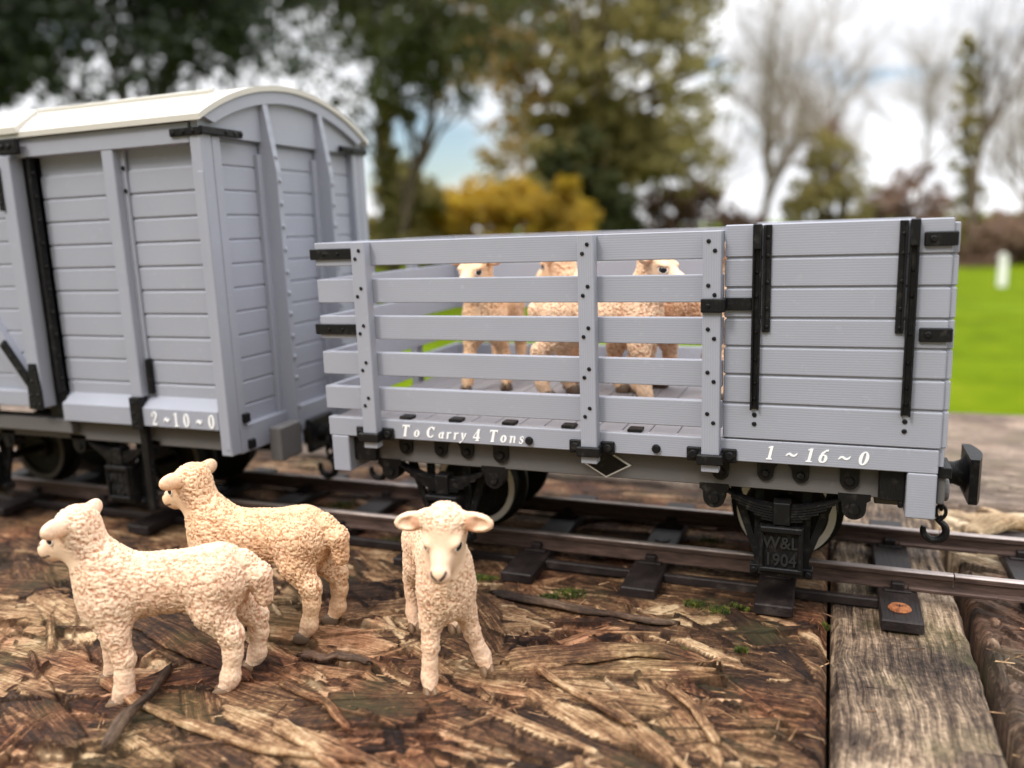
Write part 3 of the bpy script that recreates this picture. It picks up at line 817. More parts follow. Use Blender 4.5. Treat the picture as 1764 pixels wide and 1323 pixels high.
# roof
b = MB(); n = 40; vs = []; x0, x1 = VX0 - 1.6, VX1 + 1.6
for i in range(n + 1):
    y = -1.4 + (W2 + 2.8) * i / n
    h = W2 / 2 + 1.5; rise = 14.2; R = (h * h + rise * rise) / (2 * rise)
    z = 98.9 + rise - R + math.sqrt(R * R - (y - W2 / 2) ** 2)
    for xx in (x0, x1):
        vs += [(xx, y, z - .7), (xx, y, z + 1.1)]
fs = []
for i in range(n):
    a, c = i * 4, (i + 1) * 4
    fs += [[a + 1, a + 3, c + 3, c + 1], [a, c, c + 2, a + 2], [a, a + 1, c + 1, c], [a + 2, c + 2, c + 3, a + 3]]
fs += [[0, 2, 3, 1], [n * 4, n * 4 + 1, n * 4 + 3, n * 4 + 2]]
roof = part('roof', b.add(vs, fs), M_cream, van, smooth=True)
def rz(y):
    h = W2 / 2 + 1.5; rise = 14.2; R = (h * h + rise * rise) / (2 * rise)
    return 98.9 + rise - R + math.sqrt(R * R - (y - W2 / 2) ** 2) + 1.1
b = MB()
for i in range(6):
    ya, yb = 19.0 + i * .55, 19.0 + (i + 1) * .55
    b.add([(-384, ya, rz(ya) - .2), (-222, ya, rz(ya) - .2), (-222, yb, rz(yb) - .2), (-384, yb, rz(yb) - .2), (-384, ya, rz(ya) + 1.2), (-222, ya, rz(ya) + 1.2), (-222, yb, rz(yb) + 1.2), (-384, yb, rz(yb) + 1.2)],
          [[4, 5, 6, 7], [0, 1, 5, 4], [2, 3, 7, 6], [1, 2, 6, 5], [0, 4, 7, 3]])
part('roof_strip', b, M_cream, roof)
b = MB(); vs = []
for (xx, yy) in ((-330, -2.2), (-286.5, -2.2), (-297, 16), (-324, 16)):
    vs.append((xx, yy, rz(max(yy, -1.3)) + 1.6))
for (xx, yy) in ((-330, -2.2), (-286.5, -2.2), (-297, 16), (-324, 16)):
    vs.append((xx, yy, rz(max(yy, -1.3)) - .5))
b.add(vs, [[0, 1, 2, 3], [4, 7, 6, 5], [0, 4, 5, 1], [1, 5, 6, 2], [2, 6, 7, 3], [3, 7, 4, 0]])
part('door_canopy', b, M_cream, roof)
for xa in (-268.0, -340.0): running_gear(van, xa, 0, M_grey_shade)

# ================================================================== track
RY = (31.6, 66.0)       # inner faces of the two rail heads are ~33 mm apart
ZT = -37.8
def track(x0, x1, sl_x, label):
    t = thing('track_panel', label, 'railway track', ((x0 + x1) / 2, YC, -47.0), 'panels of model railway track')
    tz = -47.0
    for k, y in enumerate(RY):
        # bullhead-ish flat bottom section, local z from -43.2 to -37.8
        prof = [(-2.1, -43.2), (2.1, -43.2), (2.1, -42.7), (.55, -42.2), (.5, -39.9), (1.15, -39.5), (1.2, -38.2), (.85, -37.82), (-.85, -37.82), (-1.2, -38.2), (-1.15, -39.5), (-.5, -39.9), (-.55, -42.2), (-2.1, -42.7)]
        b = MB(); b.prism([(y + p[0], p[1]) for p in prof], x0, x1, 'x')
        part('rail', b, M_rail, t)
    for x in sl_x:
        b = MB(); b.box(x - 5.2, x + 5.2, 9.2, 2 * YC - 9.2, -46.6, -43.4, .35)
        s = part('sleeper', b, M_sleeper, t)
        for y in RY:
            for q in (-1, 1):
                b = MB(); yy = y + q * 2.6
                b.box(x - 3.6, x + 3.6, yy - 1.7, yy + 1.7, -43.5, -42.8, .2)
                b.box(x - 1.7, x + 1.7, yy - 1.2 + (-q) * .3, yy + 1.2 + (-q) * .3, -43.2, -40.9, .3)
                part('rail_chair', b, M_sleeper, s)
    b = MB()
    for a, c in zip(sl_x[:-1], sl_x[1:]):
        for y in (23.6, 73.8):
            b = MB(); b.box(a + 5.1, c - 5.1, y - 1.2, y + 1.2, -46.7, -44.0, .3); part('sleeper_web', b, M_sleeper, t)
    return t
sx = [-37.7 - 38.2 * i for i in range(0, 12)][::-1] + [-5.2]
trk = track(-470.0, 9.0, sx, 'long track panel with rust brown rails running under the van and slatted wagon')
trk2 = track(9.35, 260.0, [32 + 38.2 * i for i in range(6)], 'short track panel at the right edge beyond the rail joint')
for y in RY:
    b = MB(); b.box(-2.5, 20, y - 2.7, y - .3, -43.3, -42.1, .3); b.box(-2.5, 20, y + .3, y + 2.7, -43.3, -42.1, .3)
    part('rail_joiner', b, M_rail, trk)
b = MB(); b.ring((0, 0), 1, 2, 0, 1, 24); b = MB()
vs = []; b.tube([(-75.9, 48.8, -43.5), (-75.9, 48.8, -42.9)], [2.6, 2.4], 24); part('fixing_boss', b, M_sleeper, trk, smooth=True)
m = mat('rust', (.28, .09, .03), .85); g = G(m)
n1 = g.noise(g.tc.outputs['Object'], 900, 5, .6)
g.l(g.ramp(n1, (.3, (.10, .03, .015)), (.5, (.28, .09, .03)), (.75, (.45, .19, .07))), g.b.inputs['Base Color']); g.l(g.bump(n1, .0003), g.b.inputs['Normal'])
M_rust = m
scr = thing('wood_screw', 'rusty orange screw head set in the black sleeper on the pale plank', 'screw', (-5.4, 17.2, -43.4))
b = MB(); b.tube([(-5.4, 17.2, -44), (-5.4, 17.2, -43.3), (-5.4, 17.2, -42.75), (-5.4, 17.2, -42.6)], [2.6, 3.0, 2.5, 1.2], 26); part('screw_head', b, M_rust, scr, smooth=True)
b = MB(); b.box(-6.3, -4.5, 17.0, 17.4, -42.75, -42.5, .1); b.box(-5.6, -5.2, 16.3, 18.1, -42.74, -42.49, .1); part('screw_slot', b, mat('rust_dark', (.05, .02, .012), .9), scr)
# ================================================================== noise
def _h3(i, j, k, seed):
    n = (i * 73856093) ^ (j * 19349663) ^ (k * 83492791) ^ (seed * 2654435761 & 0x7fffffff)
    n = n & 0x7fffffff
    n = (n ^ (n >> 13)) * 1274126177 & 0x7fffffff
    n = (n ^ (n >> 16)) * 668265263 & 0x7fffffff
    return ((n ^ (n >> 15)) & 0xffff) / 65535.0
def vnoise(p, seed=0):
    f = np.floor(p); i = f.astype(np.int64); t = p - f; t = t * t * (3 - 2 * t)
    r = 0
    for a in (0, 1):
        for b in (0, 1):
            for c in (0, 1):
                wgt = (t[..., 0] if a else 1 - t[..., 0]) * (t[..., 1] if b else 1 - t[..., 1]) * (t[..., 2] if c else 1 - t[..., 2])
                r = r + wgt * _h3(i[..., 0] + a, i[..., 1] + b, i[..., 2] + c, seed)
    return r
def fbm(p, o=4, seed=0, g=0.5):
    a = 1.0; r = 0; s = 0
    for k in range(o):
        r = r + a * vnoise(p, seed + k * 7); s += a; a *= g; p = p * 2.03 + 11.3
    return r / s

def mesh_np(name, V, Q, attrs=None, m=None, smooth=True):
    me = bpy.data.meshes.new(name)
    me.vertices.add(len(V)); me.vertices.foreach_set('co', (np.asarray(V) * U).astype(np.float32).ravel())
    k = Q.shape[1]
    me.loops.add(Q.size); me.loops.foreach_set('vertex_index', Q.astype(np.int32).ravel())
    me.polygons.add(len(Q)); me.polygons.foreach_set('loop_start', np.arange(0, Q.size, k, dtype=np.int32))
    me.polygons.foreach_set('loop_total', np.full(len(Q), k, dtype=np.int32))
    if smooth: me.polygons.foreach_set('use_smooth', np.ones(len(Q), dtype=bool))
    for an, av in (attrs or {}).items():
        if av.ndim == 1:
            at = me.attributes.new(an, 'FLOAT', 'POINT'); at.data.foreach_set('value', av.astype(np.float32))
        else:
            at = me.attributes.new(an, 'FLOAT_VECTOR', 'POINT'); at.data.foreach_set('vector', av.astype(np.float32).ravel())
    me.update(calc_edges=True)
    if m: me.materials.append(m)
    return me

# ================================================================== lamb figurine
def surface_nets(F, org, h):
    nx, ny, nz = F.shape
    ins = F < 0
    c = [ins[a:nx - 1 + a, b:ny - 1 + b, d:nz - 1 + d] for a in (0, 1) for b in (0, 1) for d in (0, 1)]
    cnt = sum(x.astype(np.int8) for x in c)
    act = (cnt > 0) & (cnt < 8)
    ids = -np.ones(act.shape, dtype=np.int64); I = np.argwhere(act); ids[act] = np.arange(len(I))
    acc = np.zeros((len(I), 3)); num = np.zeros(len(I))
    cor = [(a, b, d) for a in (0, 1) for b in (0, 1) for d in (0, 1)]
    for p in range(8):
        for q in range(p + 1, 8):
            if sum(abs(cor[p][t] - cor[q][t]) for t in range(3)) != 1: continue
            A = F[I[:, 0] + cor[p][0], I[:, 1] + cor[p][1], I[:, 2] + cor[p][2]]
            B = F[I[:, 0] + cor[q][0], I[:, 1] + cor[q][1], I[:, 2] + cor[q][2]]
            m_ = (A < 0) != (B < 0)
            t = np.where(m_, A / np.where(A == B, 1, A - B), 0)
            P = np.array(cor[p])[None] + t[:, None] * (np.array(cor[q]) - np.array(cor[p]))[None]
            acc += P * m_[:, None]; num += m_
    V = (I + acc / num[:, None]) * h + np.array(org)
    Q = []
    for ax in range(3):
        o1, o2 = [(1, 2), (2, 0), (0, 1)][ax]
        sl0 = [slice(None)] * 3; sl1 = [slice(None)] * 3
        sl0[ax] = slice(0, -1); sl1[ax] = slice(1, None)
        d0, d1 = ins[tuple(sl0)], ins[tuple(sl1)]
        E = np.argwhere(d0 != d1)
        E = E[(E[:, o1] > 0) & (E[:, o2] > 0) & (E[:, o1] < F.shape[o1] - 1) & (E[:, o2] < F.shape[o2] - 1)]
        fl = d0[E[:, 0], E[:, 1], E[:, 2]]
        def at(u, v):
            e = E.copy(); e[:, o1] -= u; e[:, o2] -= v
            return ids[e[:, 0], e[:, 1], e[:, 2]]
        q = np.stack([at(1, 1), at(0, 1), at(0, 0), at(1, 0)], 1)
        q[~fl] = q[~fl][:, ::-1]
        Q.append(q)
    return V, np.concatenate(Q)

class Pose:
    def __init__(s, psi, pitch, hc, face, legs, ear):
        psi, pitch = math.radians(psi), math.radians(pitch)
        s.c = np.array(hc); s.face = face; s.legs = legs; s.ear = ear
        s.f = np.array([math.cos(psi) * math.cos(pitch), math.sin(psi) * math.cos(pitch), math.sin(pitch)])
        s.l = np.array([-math.sin(psi), math.cos(psi), 0.0]); s.u = np.cross(s.f, s.l)
    def P(s, f, l, u): return tuple(s.c + s.f * f + s.l * l + s.u * u)
LEG_LF = ([(27.0, 3.4, 25), (26.2, 4.6, 18.5), (24.4, 5.6, 12.2), (24.8, 6.2, 8.0), (25.1, 6.5, 4.6), (26.2, 6.7, 2.4)], [5.2, 3.6, 2.65, 2.3, 2.55, 2.2])
LEG_LF2 = ([(27.5, 3.4, 25), (27.2, 4.6, 18.5), (27.4, 6.0, 12.2), (27.2, 7.4, 8.0), (27.0, 8.5, 5.2), (28.0, 9.2, 3.2)], [5.0, 3.5, 2.6, 2.3, 2.6, 2.2])
LEG_RF = ([(29.0, -3.4, 25), (29.4, -4.6, 18.5), (31.0, -5.2, 12.2), (31.3, -5.6, 8.0), (31.4, -5.9, 4.6), (32.6, -6.1, 2.4)], [5.2, 3.6, 2.65, 2.3, 2.55, 2.2])
LEG_LH = ([(2.8, 2.6, 28), (3.6, 4.0, 21.5), (-0.6, 5.0, 15.6), (-0.6, 5.3, 11), (0.5, 5.5, 5.0), (1.8, 5.5, 2.4)], [6.6, 5.0, 3.25, 2.5, 2.5, 2.2])
LEG_RH = ([(1.4, -2.6, 28), (1.6, -4.0, 21.5), (-4.6, -5.0, 15.4), (-4.9, -5.3, 11), (-3.9, -5.5, 5.0), (-2.6, -5.5, 2.4)], [6.6, 5.0, 3.25, 2.5, 2.5, 2.2])
POSE_A = Pose(-15, -14, (34.0, -0.5, 42.6), 1.0, (LEG_LF, LEG_RF, LEG_LH, LEG_RH), (9.7, 3.8, 2.3))
POSE_C = Pose(-22, -36, (33.6, -0.5, 42.2), 1.22, (LEG_LF2, LEG_RF, LEG_LH, LEG_RH), (11.0, 4.4, 2.4))

def lamb_field(P, po):
    """signed distance of the whole figurine; P (...,3)"""
    HP, hf, hl, hu, q_ = po.P, po.f, po.l, po.u, po.face
    def rc(a, b, r1, r2, sy=1.0):
        a = np.array(a, float); b = np.array(b, float)
        Q = P
        if sy != 1.0:
            Q = P.copy(); cy = (a[1] + b[1]) / 2; Q[..., 1] = (Q[..., 1] - cy) / sy + cy
        d = b - a; t = np.clip(((Q - a) @ d) / (d @ d), 0, 1)
        e = Q - a - t[..., None] * d
        return (np.sqrt((e * e).sum(-1)) - (r1 + (r2 - r1) * t)) * min(1, sy * 1.1)
    def el(c, r, fr=None):
        q = P - np.array(c)
        if fr is not None: q = np.stack([q @ fr[0], q @ fr[1], q @ fr[2]], -1)
        q = q / np.array(r)
        k = np.sqrt((q * q).sum(-1)); return (k - 1) * min(r) * .9
    def smin(a, b, k):
        h = np.maximum(k - np.abs(a - b), 0) / k
        return np.minimum(a, b) - h * h * k * .25
    HFR = (hf, hl, hu)
    D = rc((3, 0, 29.0), (25, 0, 28.1), 7.5, 7.9, .76)
    D = smin(D, el((1.5, 0, 29.3), (6.8, 5.8, 7.1)), 3)
    D = smin(D, el((28.0, 0, 27.4), (6.2, 5.6, 8.2)), 3)
    D = smin(D, el((31.0, 0, 23.8), (3.8, 4.0, 5.2)), 2.5)
    D = smin(D, rc((28.0, 0, 31.5), tuple(np.array([32.9, -.4, 40.4])), 6.7, 4.9, .86), 4)
    for pts, rr in po.legs:
        L = None
        for i in range(len(pts) - 1):
            s = rc(pts[i], pts[i + 1], rr[i] * .86, rr[i + 1] * .86, .84)
            L = s if L is None else smin(L, s, 1.4)
        D = smin(D, L, 3.2)
    # tail
    T = smin(rc((-4.4, 0, 33), (-7.4, .2, 28.5), 2.2, 2.9), rc((-7.4, .2, 28.5), (-8.2, .4, 22.6), 2.9, 2.1), 1.5)
    D = smin(D, T, 1.0)
    # head
    Hd = el(HP(-.6, 0, .2), (5.3, 4.8, 5.0), HFR)
    Hd = smin(Hd, el(HP(-1.6, 0, 2.6), (4.7, 4.5, 3.8), HFR), 2)
    Hd = smin(Hd, rc(HP(1.2, 0, -.3), HP(8.0 * q_, 0, -1.7), 3.9, 2.1), 1.6)
    Hd = smin(Hd, rc(HP(0.5, 0, -2.6), HP(7.4 * q_, 0, -3.9), 3.8, 1.7), 1.5)
    Hd = smin(Hd, el(HP(8.6 * q_, 0, -2.2), (1.9, 2.5, 2.15), HFR), 1.0)
    for s in (-1, 1):
        Hd = smin(Hd, el(HP(3.4, s * 3.3, 1.7), (1.9, 1.2, .9), HFR), 1.2)   # brow
        Hd = np.maximum(Hd, -el(HP(4.0, s * 4.75, .3), (1.6, 1.2, 1.2), HFR))  # eye socket
        ea = np.array(HP(-1.4, s * 3.7, 3.2)); eb = np.array(HP(-.7, s * po.ear[0], 3.5 if q_ < 1.1 else 2.4))
        ed = (eb - ea) / np.linalg.norm(eb - ea)
        en = np.array([hf[0], hf[1], 0.05]); en = en - ed * (en @ ed); en /= np.linalg.norm(en)   # opening faces forward and down
        ew = np.cross(ed, en)
        ec = (ea + eb) / 2
        E = el(ec + ed * .3, (po.ear[1], 1.5, po.ear[2]), (ed, en, ew))
        E = np.maximum(E, -el(ec + ed * .5 + en * 1.5, (po.ear[1] - .9, 1.35, po.ear[2] - .85), (ed, en, ew)))
        E = smin(E, rc(tuple(ea), tuple(ea + ed * 2.6), 2.0, 1.5), 1.0)
        Hd = smin(Hd, E, .8)
    m = 9.9 - 8.6 + 8.6 * q_
    for s in (-1, 1): Hd = np.maximum(Hd, -(rc(HP(m + .5, s * .6, -1.5), HP(m - .1, s * 1.6, -.5), .34, .28)))
    D = smin(D, Hd, 2.4)
    return D

def build_lamb_mesh(po):
    h = 0.29
    HP, hf, hl, hu, q_ = po.P, po.f, po.l, po.u, po.face
    ax = [np.arange(-13, 48, h), np.arange(-14, 14, h), np.arange(-.6, 51.5, h)]
    X = np.stack(np.meshgrid(*ax, indexing='ij'), -1).astype(np.float32)
    F = np.empty(X.shape[:3], np.float32)
    for i in range(0, X.shape[0], 12): F[i:i + 12] = lamb_field(X[i:i + 12], po)
    F = np.maximum(F, 1.5 - X[..., 2])            # hooves carry the feet
    V, Q = surface_nets(F, (ax[0][0], ax[1][0], ax[2][0]), h)
    e = .25; n = np.zeros_like(V)
    for a in range(3):
        d = np.zeros(3); d[a] = e
        n[:, a] = lamb_field(V + d, po) - lamb_field(V - d, po)
    n /= np.linalg.norm(n, axis=1)[:, None] + 1e-9
    q = V - po.c; qf, ql, qu = q @ hf, q @ hl, q @ hu
    facem = np.clip((qf + .2 - np.clip(qu - .5, 0, 9) * .55 + np.clip(-qu - 1, 0, 9) * .45) / 1.8, 0, 1)
    facem *= (V[:, 2] > 30) * (np.sqrt(ql ** 2 + (qu + .5) ** 2) < 8) * (qf > -3)
    earm = ((np.abs(ql) > 5.4) & (V[:, 2] > 37)).astype(float)
    bare = np.maximum(facem, earm * .8)
    legm = np.clip((V[:, 2] - 3.0) / 12, .40, 1)
    wool = (1 - bare) * legm
    wp = V + .7 * np.stack([vnoise(V * .9 + 5, 3), vnoise(V * .9 + 9, 4), vnoise(V * .9, 5)], 1)
    pn = wp * np.array([1.25, 1.25, .95])
    # the fleece runs in short wavy ridges that change direction over the body
    dirn = np.where((V[:, 0] > 22)[:, None], np.array([[.75, 1.25, 1.15]]), np.array([[1.15, 1.25, .85]]))
    pn = wp * dirn * 1.32
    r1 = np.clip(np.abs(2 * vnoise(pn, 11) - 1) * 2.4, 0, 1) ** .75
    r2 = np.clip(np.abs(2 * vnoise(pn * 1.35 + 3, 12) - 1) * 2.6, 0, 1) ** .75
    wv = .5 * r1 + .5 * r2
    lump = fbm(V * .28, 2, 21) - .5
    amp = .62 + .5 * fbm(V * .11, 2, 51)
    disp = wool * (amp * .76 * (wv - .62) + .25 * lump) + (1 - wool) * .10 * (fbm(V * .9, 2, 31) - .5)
    V2 = V + n * disp[:, None]
    V2[:, 2] = np.maximum(V2[:, 2], 1.4)
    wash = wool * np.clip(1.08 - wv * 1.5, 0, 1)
    inner = earm * np.clip(((n @ np.array([hf[0], hf[1], 0.05])) - .1) * 1.6, 0, 1) * np.clip((9.6 - np.abs(ql)) / 3, 0, 1)
    # painted lines: nostrils, mouth
    dk = np.zeros(len(V))
    def seg2(pa, pb, A, B):
        d = np.array(pb) - np.array(pa); t = np.clip(((A - pa[0]) * d[0] + (B - pa[1]) * d[1]) / (d @ d), 0, 1)
        return np.hypot(A - pa[0] - t * d[0], B - pa[1] - t * d[1])
    m = 8.6 * (q_ - 1)
    fr = np.clip((qf - 8.2 - m) * 2, 0, 1); side = np.clip((qf - 5.5 - m) * 2, 0, 1) * (np.abs(ql) > 1.0)
    for s in (-1, 1):
        dk = np.maximum(dk, fr * np.clip(1.5 - seg2((s * .55, -1.55), (s * 1.65, -.5), ql, qu) / .40, 0, 1))
        dk = np.maximum(dk, fr * np.clip(1.5 - seg2((0, -3.25), (s * 1.9, -3.7), ql, qu) / .32, 0, 1))
        dk = np.maximum(dk, side * (ql * s > 0) * np.clip(1.4 - seg2((9.4 + m, -3.7), (7.2 + m, -3.5), qf, qu) / .30, 0, 1) * .9)
    dk = np.maximum(dk, fr * .5 * np.clip(1.4 - seg2((0, -1.8), (0, -3.2), ql, qu) / .25, 0, 1))
    blush = np.clip(fbm(V * .12, 3, 41) * 2 - .7, 0, 1)
    return mesh_np('fleece_body', V2, Q, {'wash': wash, 'inner': inner, 'dark': dk, 'blush': blush}), V

def lamb_mats():
    m = mat('lamb_paint', (.8, .62, .48), .55, spec=.35); g = G(m)
    def A(nm):
        a = g.n('ShaderNodeAttribute'); a.attribute_name = nm; return a.outputs['Fac']
    oi = g.n('ShaderNodeObjectInfo')
    tint = g.n('ShaderNodeSeparateColor'); g.l(oi.outputs['Color'], tint.inputs[0])
    n1 = g.noise(g.tc.outputs['Object'], 1400, 3, .6)
    n2 = g.noise(g.tc.outputs['Object'], 120, 4, .6)
    base = g.mixc(tint.outputs[0], (.86, .61, .41), (.82, .51, .26))        # pale pink-cream .. orange-cream
    crev = g.mixc(tint.outputs[0], (.50, .22, .12), (.42, .17, .06))
    hi = g.mixc(g.math('MULTIPLY', n2, .7), base, (.90, .69, .53))
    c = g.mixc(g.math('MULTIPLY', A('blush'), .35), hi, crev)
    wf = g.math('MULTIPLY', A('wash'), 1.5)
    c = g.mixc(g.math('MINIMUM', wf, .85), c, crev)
    c = g.mixc(g.math('MULTIPLY', A('inner'), .6), c, (.60, .24, .12))
    c = g.mixc(A('dark'), c, (.06, .035, .035))
    g.l(c, g.b.inputs['Base Color'])
    g.l(g.bump(n1, .00012, .8), g.b.inputs['Normal'])
    g.b.inputs['Subsurface Weight'].default_value = .12
    g.b.inputs['Subsurface Radius'].default_value = (1, .4, .25)
    g.b.inputs['Subsurface Scale'].default_value = .0015
    return m
M_lamb = lamb_mats()
M_hoof = mat('hoof_brown', (.17, .10, .055), .5)
M_hoofd = mat('hoof_dark', (.10, .065, .042), .5)
M_eye = mat('eye_black', (.006, .006, .007), .12, spec=.6)
M_lid = mat('eye_rim', (.78, .66, .58), .5)
def ellipsoid(mb, c, r, fr=None, n=14, zmin=None):
    vs = []; fs = []
    for i in range(n + 1):
        th = math.pi * i / n
        for j in range(2 * n):
            ph = math.pi * j / n
            p = np.array([math.sin(th) * math.cos(ph) * r[0], math.sin(th) * math.sin(ph) * r[1], math.cos(th) * r[2]])
            if fr is not None: p = fr[0] * p[0] + fr[1] * p[1] + fr[2] * p[2]
            p = p + np.array(c)
            if zmin is not None: p[2] = max(p[2], zmin)
            vs.append(p)
    for i in range(n):
        for j in range(2 * n):
            j2 = (j + 1) % (2 * n)
            fs.append([i * 2 * n + j, (i + 1) * 2 * n + j, (i + 1) * 2 * n + j2, i * 2 * n + j2])
    return mb.add(vs, fs)

FIRST = {}
def lamb(label, loc, heading, tint, hoof, group, po, scale=1.0):
    key = id(po)
    if key not in FIRST:
        t = thing('toy_lamb', label, 'toy lamb', (0, 0, 0), group)
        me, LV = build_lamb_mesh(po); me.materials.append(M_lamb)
        body = bpy.data.objects.new('body', me); SC.collection.objects.link(body); body.parent = t
        for pts, rr in po.legs:
            x, y, z = pts[-1]; z -= 2.4; x += .7
            b = MB()
            for s in (-1, 1): ellipsoid(b, (x + .3, y + s * .95, z + .8), (2.5, 1.1, 2.2), zmin=z)
            part('hoof', b, M_hoof, t, smooth='all')
        hf, hl, hu = po.f, po.l, po.u
        for s in (-1, 1):
            q = LV - po.c
            dd = (q @ hf - 4.1) ** 2 + (q @ hu - .35) ** 2 + 100 * ((q @ hl) * s < 1.5)
            lq = abs(q[np.argmin(dd)] @ hl)
            tl = hl * s + hf * .42 + hu * .12; tl = tl / np.linalg.norm(tl)
            tf = hf - tl * (hf @ tl); tf /= np.linalg.norm(tf); tu = np.cross(tf, tl)
            ctr = np.array(po.P(4.1, s * (lq - .12), .35))
            eb = MB(); ellipsoid(eb, ctr, (1.35, .72, 1.1), (tf, tl, tu))
            eo = part('eye', eb, M_eye, t, smooth='all')
            rg = MB(); pts = [ctr + tf * 1.35 * math.cos(a) + tu * 1.1 * math.sin(a) + tl * .12 for a in np.linspace(0, 2 * math.pi, 20, endpoint=False)]
            rg.tube(pts, .27, 8, closed=True); part('eyelid', rg, M_lid, eo, smooth='all')
        FIRST[key] = t
    else:
        src = FIRST[key]; t = src.copy(); SC.collection.objects.link(t)
        t['label'] = label; t['group'] = group
        for ch in src.children:
            c = ch.copy(); SC.collection.objects.link(c); c.parent = t
            for g2 in ch.children:
                d = g2.copy(); SC.collection.objects.link(d); d.parent = c
    t.location = [v * U for v in loc]; t.rotation_euler = (0, 0, math.radians(heading)); t.scale = (scale,) * 3
    for ch in t.children:
        if ch.name.startswith('body'): ch.color = (tint, 0, 0, 1)
        if ch.name.startswith('hoof') and hoof:
            ch.data = ch.data.copy(); ch.data.materials[0] = M_hoofd
    return t
def place(hoof_local, hoof_world, heading, z, scale=1.0):
    a = math.radians(heading); x, y = hoof_local[0] * scale, hoof_local[1] * scale
    return (hoof_world[0] - (x * math.cos(a) - y * math.sin(a)), hoof_world[1] - (x * math.sin(a) + y * math.cos(a)), z)
GZ = -46.2
G1, G2 = 'toy lambs standing on the rotten timber in front of the train', 'toy lambs riding inside the slatted wagon'
SCL = .98
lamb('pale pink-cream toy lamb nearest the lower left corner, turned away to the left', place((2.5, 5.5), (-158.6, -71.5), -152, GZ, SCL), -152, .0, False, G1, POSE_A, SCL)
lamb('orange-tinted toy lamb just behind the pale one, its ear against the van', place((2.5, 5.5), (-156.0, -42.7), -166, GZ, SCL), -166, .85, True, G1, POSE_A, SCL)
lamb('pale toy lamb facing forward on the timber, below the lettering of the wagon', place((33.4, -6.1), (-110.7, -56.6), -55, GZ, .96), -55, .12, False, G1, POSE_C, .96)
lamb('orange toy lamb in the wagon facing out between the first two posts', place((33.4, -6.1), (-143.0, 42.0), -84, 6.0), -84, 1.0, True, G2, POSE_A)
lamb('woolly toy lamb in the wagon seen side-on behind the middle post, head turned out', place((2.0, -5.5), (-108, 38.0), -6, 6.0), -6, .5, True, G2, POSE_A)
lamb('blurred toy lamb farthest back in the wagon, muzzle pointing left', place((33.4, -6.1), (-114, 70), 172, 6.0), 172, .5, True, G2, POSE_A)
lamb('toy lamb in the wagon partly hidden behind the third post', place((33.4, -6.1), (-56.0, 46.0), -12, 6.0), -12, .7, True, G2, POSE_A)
# ================================================================== old timbers under the track
rng = np.random.default_rng(7)

def wood_mat(name, stops, reds=.35, scale=1.0, bumpd=.0006, green=.25, con=1.45):
    m = mat(name, (.2, .12, .07), .82, spec=.25); g = G(m)
    a = g.n('ShaderNodeAttribute'); a.attribute_name = 'fib'
    t = g.n('ShaderNodeAttribute'); t.attribute_name = 'tone'
    v = g.map(a.outputs['Vector'], (.055 * scale, .9 * scale, 1))
    n1 = g.noise(v, 1.0, 7, .68, .5)
    v2 = g.map(a.outputs['Vector'], (.22 * scale, 3.2 * scale, 1))
    n2 = g.noise(v2, 1.0, 5, .65, .3)
    n3 = g.noise(g.tc.outputs['Object'], 55, 6, .62)
    n4 = g.noise(g.tc.outputs['Object'], 24, 5, .6)
    n5 = g.noise(g.tc.outputs['Object'], 700, 4, .65)
    k = g.math('MULTIPLY', n1, .62)
    k = g.math('ADD', k, g.math('MULTIPLY', n2, .34))
    k = g.math('ADD', k, g.math('MULTIPLY', t.outputs['Fac'], .38))
    k = g.math('ADD', k, g.math('MULTIPLY', n3, .60))
    k = g.math('ADD', k, g.math('MULTIPLY', n5, .34))
    k = g.math('SUBTRACT', k, .632)
    k = g.math('MULTIPLY_ADD', g.math('SUBTRACT', k, .5), con, .5)
    col = g.ramp(k, *stops)
    rf = g.math('MULTIPLY', g.ramp(n4, (.50, (0, 0, 0)), (.62, (1, 1, 1))), reds)
    col = g.mixc(rf, col, (.30, .095, .045), 'OVERLAY')
    n6 = g.noise(g.tc.outputs['Object'], 33, 5, .6)
    gf = g.math('MULTIPLY', g.ramp(g.noise(g.map(g.tc.outputs['Object'], (1, 1, 1), (0, 0, 1)), 41, 5, .6), (.52, (0, 0, 0)), (.66, (1, 1, 1))), green)
    col = g.mixc(gf, col, (.12, .115, .04))
    g.l(col, g.b.inputs['Base Color'])
    h = g.math('ADD', g.math('MULTIPLY', n2, 1.0), g.math('MULTIPLY', n1, .8))
    b1 = g.bump(h, bumpd, 1.0)
    g.l(g.bump(n5, bumpd * .35, .8, b1), g.b.inputs['Normal'])
    g.l(g.math('ADD', g.math('MULTIPLY', n3, .5), .48), g.b.inputs['Roughness'])
    return m
M_rot = wood_mat('rotten_wood', ((.16, (.010, .006, .005)), (.38, (.050, .025, .014)), (.52, (.135, .066, .032)), (.66, (.33, .19, .095)), (.86, (.66, .47, .28))), .46)
M_rotb = wood_mat('rotten_wood_brown', ((.12, (.012, .009, .008)), (.36, (.055, .036, .026)), (.54, (.125, .078, .052)), (.72, (.25, .165, .11)), (.92, (.50, .37, .25))), .3)
M_bark = wood_mat('bark_wood', ((.12, (.012, .008, .006)), (.4, (.05, .032, .022)), (.6, (.11, .07, .045)), (.85, (.24, .165, .11))), .2, green=0.0)
M_plank = wood_mat('weathered_plank', ((.10, (.018, .013, .010)), (.34, (.085, .058, .042)), (.50, (.20, .142, .095)), (.64, (.37, .27, .18)), (.84, (.62, .49, .36))), .10, .8, .0006, .35, 1.9)
M_beam = wood_mat('beam_wood', ((.12, (.035, .024, .018)), (.40, (.11, .078, .058)), (.60, (.19, .14, .105)), (.85, (.38, .29, .22))), .1, .5, .0004, .2)
